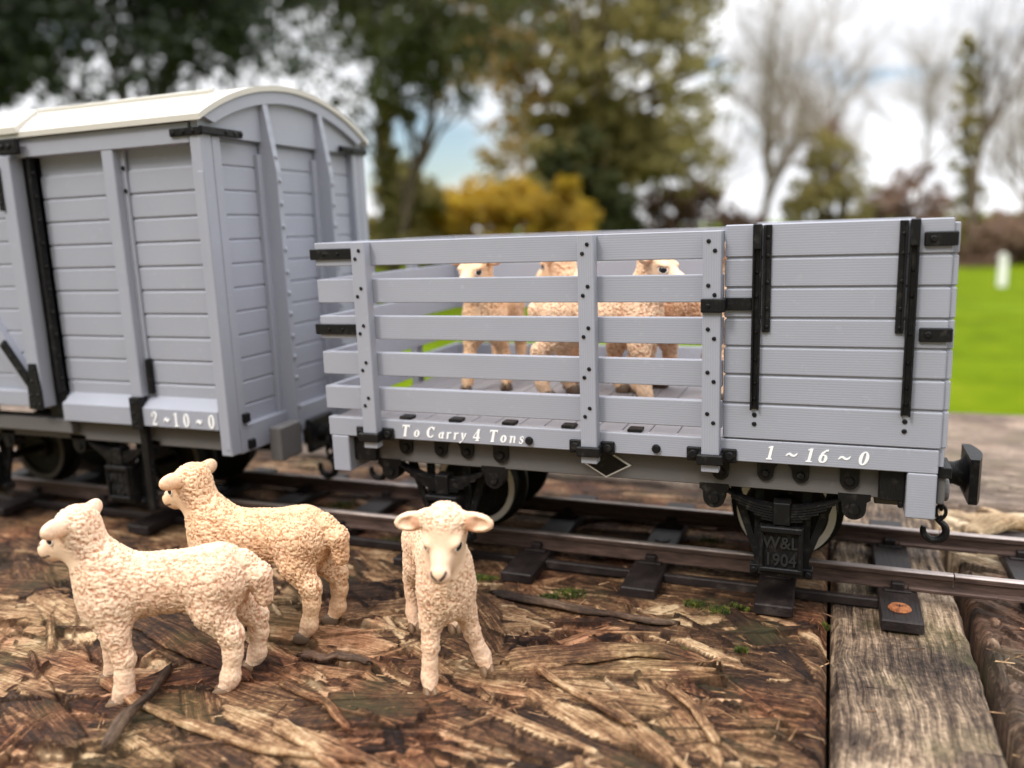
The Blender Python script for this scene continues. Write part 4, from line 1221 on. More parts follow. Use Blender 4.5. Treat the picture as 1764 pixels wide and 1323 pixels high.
M_pale = wood_mat('pale_wood', ((.12, (.03, .02, .013)), (.34, (.16, .09, .05)), (.52, (.38, .24, .13)), (.72, (.60, .43, .26)), (.90, (.80, .65, .45))), .25)

def grid(x, y):
    X, Y = np.meshgrid(x, y, indexing='ij'); return X, Y
def n2d(a, b, seed):
    return vnoise(np.stack([a, b, np.full_like(a, seed * 3.7)], -1), seed)
def f2d(a, b, seed, o=4):
    return fbm(np.stack([a, b, np.full_like(a, seed * 3.7)], -1), o, seed)
def ridges(s, t, r):
    return .42 * n2d(s * .05, t * .55 + r, 3) + .22 * n2d(s * .12, t * 1.5 + r, 4) + .08 * n2d(s * .3, t * 3 + r, 5)

def heightfield(name, x, y, base_z, theta, shards, m, label, cat, parent_loc, cracks=0.0, edge=True, big=1.0, flat=.8, pits=.0):
    X, Y = grid(x, y)
    wx = X + 9 * (f2d(X * .02, Y * .03, 8) - .5); wy = Y + 9 * (f2d(X * .012, Y * .03, 9) - .5)
    c, s_ = math.cos(theta), math.sin(theta)
    S = wx * c + wy * s_; T = -wx * s_ + wy * c
    Z = base_z + flat * 2.2 * (f2d(X * .022, Y * .03, 10) - .55) + 1.1 * flat * (ridges(S, T, 0.) - .35) * 1.6
    R = np.zeros_like(X); TN = f2d(X * .025, Y * .05, 12, 3)
    if cracks:
        ck = n2d(S * .012, T * .33, 14) ; ck = np.abs(ck - .5)
        wd = .018 + .03 * f2d(S * .03, T * .1, 15)
        Z -= cracks * np.clip(1 - ck / wd, 0, 1) ** .6
    if pits:
        Z -= pits * np.clip((f2d(X * .045, Y * .06, 17) - .60) * 6, 0, 1)
    x0, x1, y0, y1 = x[0], x[-1], y[0], y[-1]
    for sh in shards:
        cx, cy, an, L, W, th, tone, sl = sh
        ex, ey = abs(math.cos(an)) * L + W + 1, abs(math.sin(an)) * L + W + 1
        i0, i1 = np.searchsorted(x, [cx - ex, cx + ex]); j0, j1 = np.searchsorted(y, [cy - ey, cy + ey])
        if i1 - i0 < 2 or j1 - j0 < 2: continue
        sub = (slice(i0, i1), slice(j0, j1)); xs_, ys_ = X[sub] - cx, Y[sub] - cy
        r = (cx * 13.7 + cy * 7.3) % 97
        a = xs_ * math.cos(an) + ys_ * math.sin(an); b = -xs_ * math.sin(an) + ys_ * math.cos(an)
        b = b + W * .16 * math.sin(r) * (a / L) ** 2 * 1.2
        en = n2d(b * .9 + r, b * 0 + r, 20) - .5
        u = np.abs(a + L * .30 * en + b * math.sin(r * 3) * 1.2) / L
        hw = W * (1 - np.clip(u, 0, 1) ** (3.0 + (r % 9))) * (.8 + .5 * n2d(a * .12 + r, a * 0, 21)) + .35 * (n2d(a * .5 + r, a * 0, 22) - .5) - .25
        msk = (u < 1) & (np.abs(b) < hw)
        if not msk.any(): continue
        zb = np.median(Z[sub])
        prof = 1 - np.clip(np.abs(b) / np.maximum(hw, .01), 0, 1) ** 3
        z = zb + th * (.35 + .65 * prof) + sl * a / L + 1.0 * (ridges(a + r * 3, b + r, r) - .35)
        z = np.maximum(z, Z[sub] * .5 + z * .5)
        Z[sub][msk] = z[msk]; S[sub][msk] = (a + r * 11)[msk]; T[sub][msk] = (b + r * 5)[msk]; R[sub][msk] = r
        TN[sub][msk] = tone
    if edge:
        dx = np.minimum(X - x0, x1 - X); dy = np.minimum(Y - y0, y1 - Y)
        d = np.minimum(dx, dy) + 1.6 * (n2d(X * .15, Y * .15, 30) - .5) + .8 * (n2d(X * .6, Y * .6, 31) - .5)
        Z -= 3.2 * np.clip(1 - d / 2.4, 0, 1) ** 2
    # skirt
    def pad(A, zz=False):
        B = np.pad(A, 1, mode='edge'); return B
    Xp, Yp, Zp = pad(X), pad(Y), pad(Z)
    Zp[0, :] = Zp[-1, :] = base_z - 90; Zp[:, 0] = Zp[:, -1] = base_z - 90
    Sp, Tp, Rp, Tn = pad(S), pad(T), pad(R), pad(TN)
    Tp[:, 0] += 30; Tp[:, -1] += 30
    nx, ny = Xp.shape
    V = np.stack([Xp, Yp, Zp], -1).reshape(-1, 3)
    idx = np.arange(nx * ny).reshape(nx, ny)
    Q = np.stack([idx[:-1, :-1], idx[1:, :-1], idx[1:, 1:], idx[:-1, 1:]], -1).reshape(-1, 4)
    me = mesh_np(name, V, Q, {'fib': np.stack([Sp, Tp, Rp], -1).reshape(-1, 3), 'tone': Tn.ravel()}, m, smooth=True)
    o = bpy.data.objects.new(name, me); SC.collection.objects.link(o)
    tag(o, label, cat)
    return o, (x, y, Z)

def seg(*p):
    r = []
    for (a, b, st) in p: r.append(np.arange(a, b, st))
    return np.concatenate(r + [[p[-1][1]]])
def mkshards(n, x0, x1, y0, y1, Lr, Wr, thr, am=0.0, asd=.45, tone=(.1, .9)):
    out = []
    for _ in range(n):
        k = rng.random() ** 1.8
        L = Lr[0] + (Lr[1] - Lr[0]) * k; W = Wr[0] + (Wr[1] - Wr[0]) * rng.random() ** 1.6 * (.4 + .6 * k)
        an = am + asd * rng.normal()
        out.append((rng.uniform(x0, x1), rng.uniform(y0, y1), an, L, W, rng.uniform(*thr), rng.uniform(*tone), rng.normal() * .35))
    out.sort(key=lambda q: -q[3] * q[4] + rng.normal() * 40)
    return out

shA = mkshards(420, -300, -30, -118, 10, (7, 40), (1.0, 6.5), (.3, 1.2), -.12, .42, (.05, .95))
shA += mkshards(64, -290, -35, -112, 5, (16, 34), (5, 9), (.5, 1.3), -.1, .35, (.2, .85))
shA += mkshards(240, -300, -30, -118, 6, (3, 14), (.4, 1.5), (.3, 1.2), -.1, .6, (.1, 1.0))
shA += mkshards(220, -470, -30, 10, 118, (8, 30), (1, 5), (.1, .6), 0, .15, (.2, .8))
# the large fragments one can point at in the photograph
shA += [(-76, -33, .33, 27, 6.2, 1.2, .62, .2), (-83, -40, .30, 19, 3.0, .9, .55, .1), (-190, -52, -.28, 34, 8.0, 1.0, .30, .1),
        (-171, -70, .55, 11, 3.6, .9, .42, .1), (-88, -62, -.30, 24, 2.2, 1.2, .8, .1), (-125, -84, -.22, 30, 4.4, .8, .75, 0), (-60, -58, -.75, 13, 3.0, 1.1, .72, .2)]
timA, HA = heightfield('rotten_timber', seg((-480, -260, 1.3), (-260, -23.6, .52)), seg((-150, -116, 1.0), (-116, 12, .52), (12, 120, 1.0)), -47.3, -.05, shA, M_rot,
    'long dark rotten timber with flaking splintered top, under the lambs and left wagon wheels', 'timber', None, cracks=.9, pits=1.4)
timP, HP_ = heightfield('weathered_plank', seg((-22.6, 11.3, .34)), seg((-150, -95, .9), (-95, 60, .45), (60, 142, 1.0)), -47.1, math.pi / 2 - .0, [], M_plank,
    'pale grey weathered plank lying across under the rails, with long grain cracks', 'plank', None, cracks=.75, flat=.35, pits=.25)
shB = mkshards(70, 15, 120, -100, 60, (8, 26), (2, 7), (.3, 1.2), -.5, .5, (.1, .6)) + mkshards(160, 14, 130, 62, 120, (6, 24), (1.2, 5), (.3, 1.6), -.5, .4, (.6, 1.0)) + mkshards(60, 13, 40, -60, 60, (3, 9), (.8, 2.4), (.3, 1.2), -.7, .5, (.1, .8))
timB, HB = heightfield('rotten_timber', seg((14.0, 110, .6), (110, 300, 1.8)), seg((-150, -70, 1.0), (-70, 70, .6), (70, 120, .9)), -47.6, -.35, shB, M_rotb,
    'cracked brown timber at the right edge beyond the pale plank', 'timber', None, cracks=1.3, pits=.9)
timB.data.materials.append(M_pale)
kk = np.array([(p.center.y > .064 and p.center.y < .13) for p in timB.data.polygons]); timB.data.polygons.foreach_set('material_index', kk.astype(np.int32))
shC = mkshards(60, -600, 300, 126, 170, (20, 70), (1.5, 6), (.1, .6), 0, .12, (.3, .7))
beam, HC_ = heightfield('back_beam', seg((-900, -400, 5), (-400, 160, 1.6), (160, 600, 6)), seg((123.5, 180, 1.0), (180, 289, 1.8)), -46.6, 0.0, shC, M_beam,
    'long smooth brown timber along the far side of the track, lawn behind it', 'timber', None, cracks=.8, flat=.6)
soil = MB(); soil.box(-900, 600, -160, 288, -75, -66, 0)
so = part('soil', soil, mat('soil_dark', (.03, .02, .013), .95)); tag(so, kind='structure')

def hz(H, x, y):
    gx, gy, Z = H; i = min(max(np.searchsorted(gx, x), 0), len(gx) - 1); j = min(max(np.searchsorted(gy, y), 0), len(gy) - 1)
    return float(Z[max(i - 2, 0):i + 3, max(j - 2, 0):j + 3].max())

def splinter(label, pts, W, th, m, tone=.6, lift=.4, seed=1, ragged=1.0, name='wood_splinter', group='loose wood splinters lying on the timber'):
    """a loose sliver following a polyline of (x, y, extra z)"""
    P = np.array(pts, float); k = 70; nt_ = 15
    d = np.r_[0, np.cumsum(np.linalg.norm(np.diff(P[:, :2], axis=0), axis=1))]; Ltot = d[-1]
    s = np.linspace(0, Ltot, k); C = np.stack([np.interp(s, d, P[:, i]) for i in range(3)], 1)
    C[:, :2] += .22 * (np.stack([n2d(s * .08, s * 0 + seed, 40), n2d(s * .08, s * 0 + seed + 9, 41)], 1) - .5) * W
    tg = np.gradient(C[:, :2], axis=0); tg /= np.linalg.norm(tg, axis=1)[:, None]; nn = np.stack([-tg[:, 1], tg[:, 0]], 1)
    u = s / Ltot
    hw = W * np.clip(np.minimum(u / .035, (1 - u) / .05), .0, 1) ** .6 * (.62 + .55 * n2d(s * .13 + seed, s * 0, 42) + .25 * (n2d(s * .6 + seed, s * 0, 45) - .5)) * (1 - .35 * u) + .05
    t = np.linspace(-1, 1, nt_)
    vs = []; fib = []
    zc = np.array([hz(HA if c[0] < -23 else (HP_ if c[0] < 12 else HB), c[0], c[1]) for c in C])
    zc = np.convolve(np.pad(zc, 6, mode='edge'), np.ones(13) / 13, 'valid')
    for side in (1, -1):
        for i in range(k):
            for j in range(nt_):
                b = t[j] * hw[i]; jit = ragged * .5 * (n2d(np.array([t[j] * 4. + seed]), np.array([0.]), 43)[0] - .5) * (1 if 0 < i < k - 1 else 6)
                z = zc[i] + C[i, 2] + lift
                prof = math.sqrt(max(1 - t[j] ** 4, 0))
                if side > 0: z += th * (.4 + .6 * prof) * (.5 + .5 * min(1, hw[i] / W)) + .5 * (float(ridges(np.array([s[i] + seed * 9]), np.array([b + seed]), seed)[0]) - .35)
                else: z -= .35 * th * prof
                vs.append((C[i, 0] + nn[i, 0] * b + tg[i, 0] * jit, C[i, 1] + nn[i, 1] * b + tg[i, 1] * jit, z)); fib.append((s[i] + seed * 31, b + seed * 7, seed))
    V = np.array(vs); Q = []
    for side in (0, 1):
        for i in range(k - 1):
            for j in range(nt_ - 1):
                a = side * k * nt_ + i * nt_ + j; q = [a, a + nt_, a + nt_ + 1, a + 1]
                Q.append(q[::-1] if side == 0 else q)
    o2 = k * nt_
    for i in range(k - 1):
        Q.append([i * nt_, (i + 1) * nt_, o2 + (i + 1) * nt_, o2 + i * nt_][::1]); e = nt_ - 1
        Q.append([i * nt_ + e, o2 + i * nt_ + e, o2 + (i + 1) * nt_ + e, (i + 1) * nt_ + e])
    for j in range(nt_ - 1):
        Q.append([j, o2 + j, o2 + j + 1, j + 1]); e = (k - 1) * nt_
        Q.append([e + j, e + j + 1, o2 + e + j + 1, o2 + e + j])
    me = mesh_np(name, V, np.array(Q), {'fib': np.array(fib), 'tone': np.full(len(V), tone)}, m)
    o = bpy.data.objects.new(name, me); SC.collection.objects.link(o); tag(o, label, 'wood splinter', group)
    return o
splinter('long thin dark splinter lying just in front of the black sleepers', [(-118, -1, .2), (-98, -3.5, .3), (-75, -5.5, .2), (-62, -5, .1)], 1.7, 1.2, M_rotb, .35, .2, 2)
splinter('broad pale wedge of wood pointing up towards the wagon wheel', [(-98, -40, .1), (-83, -33.5, .5), (-68, -26, .6), (-52, -21, .2)], 5.4, 1.3, M_rot, .66, .1, 3)
splinter('long pale stick running across the bottom left under the near lamb', [(-190, -78, .4), (-172, -84, .5), (-155, -87, .3), (-135, -88, .2), (-112, -86, .1)], 1.7, 1.3, M_rot, .70, .2, 4)
splinter('dark bark-covered stick crossing the long pale stick near the bottom left', [(-166.5, -99, 1.6), (-169, -90, 1.8), (-171.5, -80, 1.4), (-176, -70, .6)], 1.5, 1.6, M_bark, .45, .2, 5)
splinter('long narrow tan splinter right of the front lamb, slanting down to the right', [(-88.5, -43, .5), (-75, -50.5, .7), (-62, -57.5, .3)], 1.3, .9, M_rot, .62, .2, 6)
splinter('short pale splinter with jagged ends beside the foot of the pale plank', [(-58, -38, .4), (-50.5, -46, .7), (-45, -56, .2)], 1.7, .9, M_rot, .6, .1, 7)
splinter('flat grey-green slab of wood behind the legs of the near lamb', [(-206, -50, .2), (-190, -55, .3), (-170, -62, .3), (-155, -66, .1)], 4.4, 1.1, M_rot, .40, .1, 8)
splinter('thin light sliver at the far left edge behind the near lamb', [(-235, -32, .4), (-218, -36, .7), (-205, -38, .3)], .9, .9, M_rot, .95, .3, 9)
splinter('bleached splinter in the lower middle with a reddish edge', [(-137, -80, .3), (-122, -86, .4), (-108, -93, .3), (-96, -100, .1)], 1.9, .9, M_rot, .85, .15, 10)
splinter('stubby brown chip standing by itself below the tan splinter', [(-70, -72, .4), (-67.5, -78, .6), (-67, -84, .2)], 1.0, 1.2, M_rot, .5, .3, 11)
splinter('red-brown stick leaning near the van axlebox', [(-236, -10, .6), (-229, -2, 1.2), (-223, 6, 1.8)], 1.0, 1.0, mat('red_bark', (.30, .06, .035), .7), .6, .3, 12)
splinter('dark curled splinter behind the rear hoof of the pale lamb', [(-150, -52, .3), (-141, -49, .9), (-131, -50, .3)], 1.9, 1.1, M_rotb, .4, .2, 13)
splinter('brown splinter left of the front lamb pointing to its hoof', [(-146, -66, .2), (-132, -70, .5), (-120, -77, .2)], 1.3, 1.0, M_rot, .6, .2, 14)
splinter('pale broken block of wood lying behind the far rail beyond the buffer', [(20, 84, .5), (33, 92, 2.5), (47, 102, 1.0)], 6.0, 3.4, M_pale, .7, .3, 15)
splinter('thin pale fibre in the bottom right beside the plank edge', [(-52, -66, .2), (-44, -70, .4), (-37, -77, .1)], .9, .8, M_rot, .9, .2, 16)

# crumbs of wood, nobody could count them
V = []; Q = []; fib = []; tn = []
for i in range(1500):
    x, y = rng.uniform(-260, 60), rng.uniform(-112, 112)
    if -23 < x < 11.5 and rng.random() < .8: continue
    if abs(x + 22.8) > 2 and abs(x - 12.8) > 3 and rng.random() < .25: continue
    H = HA if x < -23 else (HP_ if x < 11.5 else HB)
    z = hz(H, x, y) - .12
    L = rng.uniform(.4, 2.6) * (1.8 if rng.random() < .12 else 1); W_ = rng.uniform(.1, .35); T_ = rng.uniform(.08, .3); a = rng.normal() * .8; p = rng.normal() * .15
    ca, sa = math.cos(a), math.sin(a); o = len(V)
    for (su, sv_, sw) in ((-1, -.6, 0), (1, -.3, 0), (1.1, .3, 0), (-.9, .7, 0), (-.9, -.5, 1), (.9, -.2, 1), (.95, .2, 1), (-.8, .5, 1)):
        lx, ly, lz = su * L, sv_ * W_, sw * T_ + su * L * p
        V.append((x + lx * ca - ly * sa, y + lx * sa + ly * ca, z + lz)); fib.append((lx + i * 3, ly + i, i % 50)); tn.append((i * 37 % 100) / 100)
    Q += [[o + 4, o + 5, o + 6, o + 7], [o, o + 1, o + 5, o + 4], [o + 1, o + 2, o + 6, o + 5], [o + 2, o + 3, o + 7, o + 6], [o + 3, o, o + 4, o + 7]]
me = mesh_np('wood_crumbs', np.array(V), np.array(Q), {'fib': np.array(fib), 'tone': np.array(tn)}, M_rot, False)
o = bpy.data.objects.new('wood_crumbs', me); SC.collection.objects.link(o); tag(o, 'small wood crumbs and fibres scattered over the rotten timbers', 'wood crumbs', kind='stuff')

# moss
m = mat('moss_green', (.08, .11, .015), .8); g = G(m)
g.l(g.ramp(g.noise(g.tc.outputs['Object'], 500, 3), (.3, (.02, .03, .006)), (.55, (.075, .095, .012)), (.75, (.20, .21, .02))), g.b.inputs['Base Color'])
V = []; Q = []
clumps = [(-96, 8, 4, 160), (-124, 6, 4, 200), (-129, 2, 3, 120), (-101, 4, 2.5, 110), (-59, 9.5, 3, 160), (-52, 8, 2.5, 120), (-47, 12, 2.2, 80), (-140, 10, 5, 180), (-62, 60, 4, 90), (-80, 45, 5, 120), (-150, 50, 6, 150),
          (-185, 0, 5, 150), (-205, -14, 4, 100), (-23.8, 10, .8, 30), (-58, -18, 2, 60), (-44, -14, 1.6, 50), (-180, 95, 9, 200), (-170, 30, 6, 150), (-40, 100, 8, 100), (-210, 60, 7, 150)]
for (cx, cy, r, n) in clumps:
    for _ in range(n):
        a, q = rng.uniform(0, 2 * math.pi), r * math.sqrt(rng.random()) * (.5 + rng.random())
        x, y = cx + q * math.cos(a), cy + .7 * q * math.sin(a); z = hz(HA if x < -23 else (HP_ if x < 11.5 else HB), x, y) - .3
        for b in range(4):
            th = rng.uniform(0, 2 * math.pi); h = rng.uniform(.4, 1.3); wv_ = .13; o = len(V)
            dx, dy = math.cos(th), math.sin(th); ln_ = rng.uniform(.2, .7)
            V += [(x - dy * wv_, y + dx * wv_, z), (x + dy * wv_, y - dx * wv_, z), (x + dx * ln_ + dy * wv_ * .5, y + dy * ln_ - dx * wv_ * .5, z + h), (x + dx * ln_ - dy * wv_ * .5, y + dy * ln_ + dx * wv_ * .5, z + h)]
            Q.append([o, o + 1, o + 2, o + 3])
me = mesh_np('moss', np.array(V), np.array(Q), None, m, False)
o = bpy.data.objects.new('moss', me); SC.collection.objects.link(o); tag(o, 'small tufts of green moss growing beside the sleepers', 'moss', kind='stuff')
# ================================================================== garden behind (metres from here on)
CV = Vector(CAM) * U
def at(u, v, D):
    """point seen at (u, v) of the photograph, D metres away along the optical axis"""
    return CV + (fw + r2 * ((u - 882) / F_PX) - u2 * ((v - 661.5) / F_PX)) * D
LAWN = -0.86
def mm(a): return np.asarray(a) / U

m = mat('lawn_grass', (.2, .3, .01), .95, spec=.05); g = G(m)
nA = g.noise(g.tc.outputs['Object'], 3.0, 5, .6); nB = g.noise(g.tc.outputs['Object'], .6, 4, .6); nC = g.noise(g.tc.outputs['Object'], 60, 3, .6)
cA = g.ramp(nA, (.3, (.065, .10, .0)), (.5, (.108, .158, .0)), (.62, (.145, .19, .002)), (.8, (.21, .205, .015)))
cA = g.mixc(g.math('MULTIPLY', g.ramp(nB, (.5, (0, 0, 0)), (.7, (1, 1, 1))), .5), cA, (.17, .25, .012))
g.l(g.mixc(g.math('MULTIPLY', nC, .3), cA, (.10, .16, .005)), g.b.inputs['Base Color']); g.l(g.bump(nC, .02), g.b.inputs['Normal'])
me = bpy.data.meshes.new('lawn'); 
xs_, ys_ = np.linspace(-260, 260, 40), np.linspace(-60, 400, 40); vv = [(x, y, LAWN + (0.0 if abs(x) < 60 and y < 60 else .3 * math.sin(x * .03) * math.cos(y * .02))) for x in xs_ for y in ys_]
me.from_pydata(vv, [], [(i * 40 + j, (i + 1) * 40 + j, (i + 1) * 40 + j + 1, i * 40 + j + 1) for i in range(39) for j in range(39)]); me.materials.append(m)
o = bpy.data.objects.new('ground', me); SC.collection.objects.link(o); tag(o, kind='structure')

def leaf_mat(name, cols, trans=.35):
    m = bpy.data.materials.new(name); m.use_nodes = True; t = m.node_tree; b = t.nodes['Principled BSDF']
    g = G(m); n = g.noise(g.tc.outputs['Object'], 1.4, 4, .6); n2 = g.noise(g.tc.outputs['Object'], 22, 2, .5)
    k = g.math('ADD', g.math('MULTIPLY', n, .6), g.math('MULTIPLY', n2, .4))
    c = g.ramp(k, (.35, cols[0]), (.5, cols[1]), (.65, cols[2]))
    g.l(c, b.inputs['Base Color']); b.inputs['Roughness'].default_value = .65
    tr = g.n('ShaderNodeBsdfTranslucent'); g.l(c, tr.inputs['Color'])
    mx_ = g.n('ShaderNodeMixShader'); mx_.inputs[0].default_value = trans
    g.l(b.outputs[0], mx_.inputs[1]); g.l(tr.outputs[0], mx_.inputs[2])
    g.l(mx_.outputs[0], t.nodes['Material Output'].inputs['Surface'])
    return m
L_dark = leaf_mat('leaf_dark', ((.008, .014, .006), (.015, .026, .010), (.032, .048, .015)), .15)
L_mid = leaf_mat('leaf_mid', ((.04, .048, .018), (.085, .10, .032), (.16, .165, .06)), .45)
L_olive = leaf_mat('leaf_olive', ((.15, .145, .055), (.30, .26, .095), (.46, .38, .15)), .6)
L_gold = leaf_mat('leaf_gold', ((.26, .185, .08), (.42, .29, .12), (.56, .42, .19)), .6)
L_yel = leaf_mat('leaf_yellow', ((.30, .19, .03), (.52, .35, .03), (.75, .55, .02)), .5)
L_forsy = leaf_mat('leaf_forsythia', ((.40, .27, .06), (.68, .48, .08), (.88, .68, .07)), .6)
L_rust = leaf_mat('leaf_rust', ((.16, .10, .075), (.28, .18, .13), (.42, .29, .21)), .5)
L_ivy = leaf_mat('leaf_ivy', ((.03, .045, .012), (.07, .09, .022), (.13, .13, .04)), .2)
def bark(name, c):
    m = mat(name, c, .9); g = G(m); n = g.noise(g.map(g.tc.outputs['Object'], (6, 6, 1)), 4, 5)
    g.l(g.ramp(n, (.3, tuple(x * .55 for x in c)), (.7, tuple(x * 1.35 for x in c))), g.b.inputs['Base Color']); return m
B_dark = bark('bark_dark', (.035, .028, .02)); B_grey = bark('bark_grey', (.34, .28, .23)); B_brown = bark('bark_brown', (.11, .08, .055))

def leaves(blobs, size, aspect=.55, seed=1, shell=.0):
    """leaf faces for a list of (centre, radii, count)"""
    r = np.random.default_rng(seed); C = []
    for c, rad, n in blobs:
        k = max(3, n // 22)                                  # sprays inside each mass give uneven outlines and gaps
        d = r.normal(size=(k, 3)); d /= np.linalg.norm(d, axis=1)[:, None]
        cc = np.array(c) + d * (r.random((k, 1)) ** (1 / 2.2)) * np.array(rad)
        i = r.integers(0, k, n)
        C.append(cc[i] + r.normal(size=(n, 3)) * np.array(rad) * .15)
    C = np.concatenate(C); n = len(C)
    a = r.normal(size=(n, 3)); a /= np.linalg.norm(a, axis=1)[:, None]
    b = np.cross(a, r.normal(size=(n, 3))); b /= np.linalg.norm(b, axis=1)[:, None]
    s = size * r.uniform(.6, 1.4, (n, 1)); a = a * s; b = b * s * aspect
    V = np.stack([C - a, C - b * .9, C + a, C + b * .9], 1).reshape(-1, 3)
    return V, np.arange(4 * n).reshape(n, 4)
def foliage(name, parent, blobs, size, m, seed, aspect=.55):
    V, Q = leaves(blobs, size, aspect, seed); off = np.array(parent.location) if parent else 0
    me = mesh_np(name, mm(V - off), Q, None, m, False); o = bpy.data.objects.new(name, me); SC.collection.objects.link(o)
    if parent: o.parent = parent
    return o
def root(name, label, cat, loc, group=None):
    return thing(name, label, cat, [c / U for c in loc], group)

def skeleton(p0, d0, L, r, levels, rr, seed, spread=.5, kids=4, up=.25, wob=.12, lf=1.0):
    """branches as tapered tubes; returns builder in mm and the tips"""
    rnd = random.Random(seed); mb = MB(); tips = []
    def grow(p, d, L, r, lv):
        pts = [Vector(p)]; rad = [r]; n = 5 if lv > 1 else 4; dd = Vector(d).normalized()
        for i in range(n):
            dd = (dd + Vector((rnd.gauss(0, wob), rnd.gauss(0, wob), rnd.gauss(0, wob) + up * .12))).normalized()
            pts.append(pts[-1] + dd * (L / n)); rad.append(r * (1 - .62 * (i + 1) / n))
        mb.tube([q / U for q in pts], [q / U for q in rad], 7 if lv >= levels - 1 else 4, caps=False)
        if lv == 0: tips.append(pts[-1]); return
        for k in range(kids + (2 if lv == levels else 0)):
            t = rnd.uniform(.3, 1.0); i = min(int(t * n), n - 1); q = pts[i].lerp(pts[i + 1], t * n - i)
            ax = Vector((rnd.gauss(0, 1), rnd.gauss(0, 1), abs(rnd.gauss(0, .35)) + up * 2.6)).normalized()
            nd = (dd * (1 - spread) + ax * spread).normalized()
            grow(q, nd, L * rnd.uniform(.45, .72) * (lf if lv == levels else 1), rad[i] * .6, lv - 1)
        grow(pts[-1], dd, L * .6, rad[-1], lv - 1)
    grow(p0, d0, L, r, levels)
    return mb, tips
def base(u, D):
    p = at(u, 500, D); return Vector((p.x, p.y, LAWN))
def sc(px, D): return px / F_PX * D

# --- two dark evergreens on the left
G3 = 'dark evergreen trees overhanging on the left'
D = 8.0; p = base(205, D)
t = root('evergreen_tree', 'dark leafy evergreen tree rising behind the covered van roof, sky dots through it', 'tree', p, G3)
mb, _ = skeleton(p, (0, 0, 1), 3.6, .12, 2, 0, 3, .6, 5, lf=.6); part('trunk', mb, B_dark, t, smooth='all')
bl = []
r_ = random.Random(5)
for i in range(60): bl.append((at(r_.uniform(-330, 420), r_.uniform(-330, 110), D + r_.uniform(-1.2, 1.6)), (1.0, .8, .7), 420))
for i in range(110):
    u = r_.uniform(-330, 410); v = r_.uniform(-330, 150 if u < 150 else 95)
    bl.append((at(u, v, D + r_.uniform(-1.2, 1.6)), (.40, .40, .3), 300))
for u, v in ((10, 130), (90, 120), (60, 60), (120, 150), (300, 90), (250, 120), (330, 40), (30, 175)): bl.append((at(u, v, D), (.3, .3, .2), 110))
foliage('crown', t, bl, .045, L_dark, 1)
D = 10.5; p = base(672, D)
t = root('evergreen_tree', 'thinner evergreen tree with an ivy-wrapped trunk right of the van roof', 'tree', p, G3)
mb, _ = skeleton(p, (0, 0, 1), 4.0, .09, 2, 0, 8, .55, 5, lf=.5); part('trunk', mb, B_brown, t, smooth='all')
bl = []
for i in range(120):
    u = r_.gauss(700, 115); v = r_.uniform(-330, 190 - abs(u - 700) * .4)
    bl.append((at(u, v, D + r_.uniform(-1.2, 1.2)), (.62, .6, .5), 215))
for i in range(40): bl.append((at(r_.uniform(380, 560), r_.uniform(-250, 0), D), (.4, .4, .3), 90))
for i in range(7): bl.append((at(655 + r_.gauss(0, 35), r_.uniform(140, 240), D), (.3, .3, .3), 60))
foliage('crown', t, bl, .05, L_mid, 2)
foliage('ivy', t, [(at(668 + r_.gauss(0, 8), v, D), (.16, .16, .2), 260) for v in range(170, 460, 22)], .045, L_olive, 12)
# --- big conifer in the middle
D = 16.0; p = base(1005, D)
t = root('conifer_tree', 'broad olive-green conifer with a golden brown left side above the middle of the wagon', 'tree', p)
mb, _ = skeleton(p, (0, 0, 1), 7.5, .22, 2, 0, 18, .7, 6, 0.0, lf=.35); part('trunk', mb, B_brown, t, smooth='all')
bl = []; bl2 = []
for i in range(235):
    v = r_.uniform(-420, 330); hw = 215 - max(0, -v) * .12 - max(0, v - 230) * .4; u = 1005 + r_.uniform(-1, 1) * hw
    if u < 865 and v > 165: continue
    q = (at(u, v, D + r_.uniform(-1.6, 1.6)), (.85, .8, .50), 190)
    (bl2 if u < 945 + r_.gauss(0, 55) and v < 260 else bl).append(q)
for i in range(26): bl.append((at(r_.uniform(930, 1130), r_.uniform(200, 330), D - .6), (.6, .5, .3), 260))
foliage('crown', t, bl, .085, L_olive, 3); foliage('golden_crown', t, bl2, .085, L_gold, 4)
D = 14.6
def shrub(name, label, cat, u0, u1, v0, v1, D, n, m, seed, size=.06, rad=.28, cnt=240, twigs=0, group=None, colm=B_brown):
    rr = random.Random(seed); p = base((u0 + u1) / 2, D); t = root(name, label, cat, p, group); bl = []
    for i in range(n):
        a = rr.random(); u = u0 + (u1 - u0) * a; top = v0 + (v1 - v0) * .55 * (2 * a - 1) ** 2
        v = top + (v1 - top) * rr.random(); bl.append((at(u, v, D + rr.uniform(-.5, .5)), (rad, rad, rad * .8), cnt))
    foliage('leaves', t, bl, size, m, seed)
    mb = MB(); 
    for k in range(6 + twigs):
        u = rr.uniform(u0, u1); q = at(u, v0 + (v1 - v0) * rr.random() * .5, D)
        b0 = p + Vector((rr.gauss(0, .2), rr.gauss(0, .2), 0)); mid = (b0 + q) / 2 + Vector((rr.gauss(0, .1), 0, 0))
        mb.tube([b0 / U, mid / U, q / U], [25, 16, 6], 5)
    part('stems', mb, colm, t, smooth='all')
    return t
G4 = 'garden shrubs beyond the lawn'
shrub('evergreen_shrub', 'dark green shrub at the foot of the conifer', 'shrub', 925, 1075, 235, 420, 14.8, 34, L_mid, 21, .07, .34, 260, group=G4)
shrub('yellow_shrub', 'yellow flowering shrub left of the conifer, above the wagon rim', 'shrub', 715, 1010, 322, 440, 13.4, 90, L_forsy, 22, .05, .34, 230, group=G4)
shrub('forsythia_shrub', 'bright yellow forsythia spray beside the foot of the conifer', 'shrub', 950, 1010, 305, 385, 13.2, 9, L_yel, 23, .05, .16, 200, group=G4)
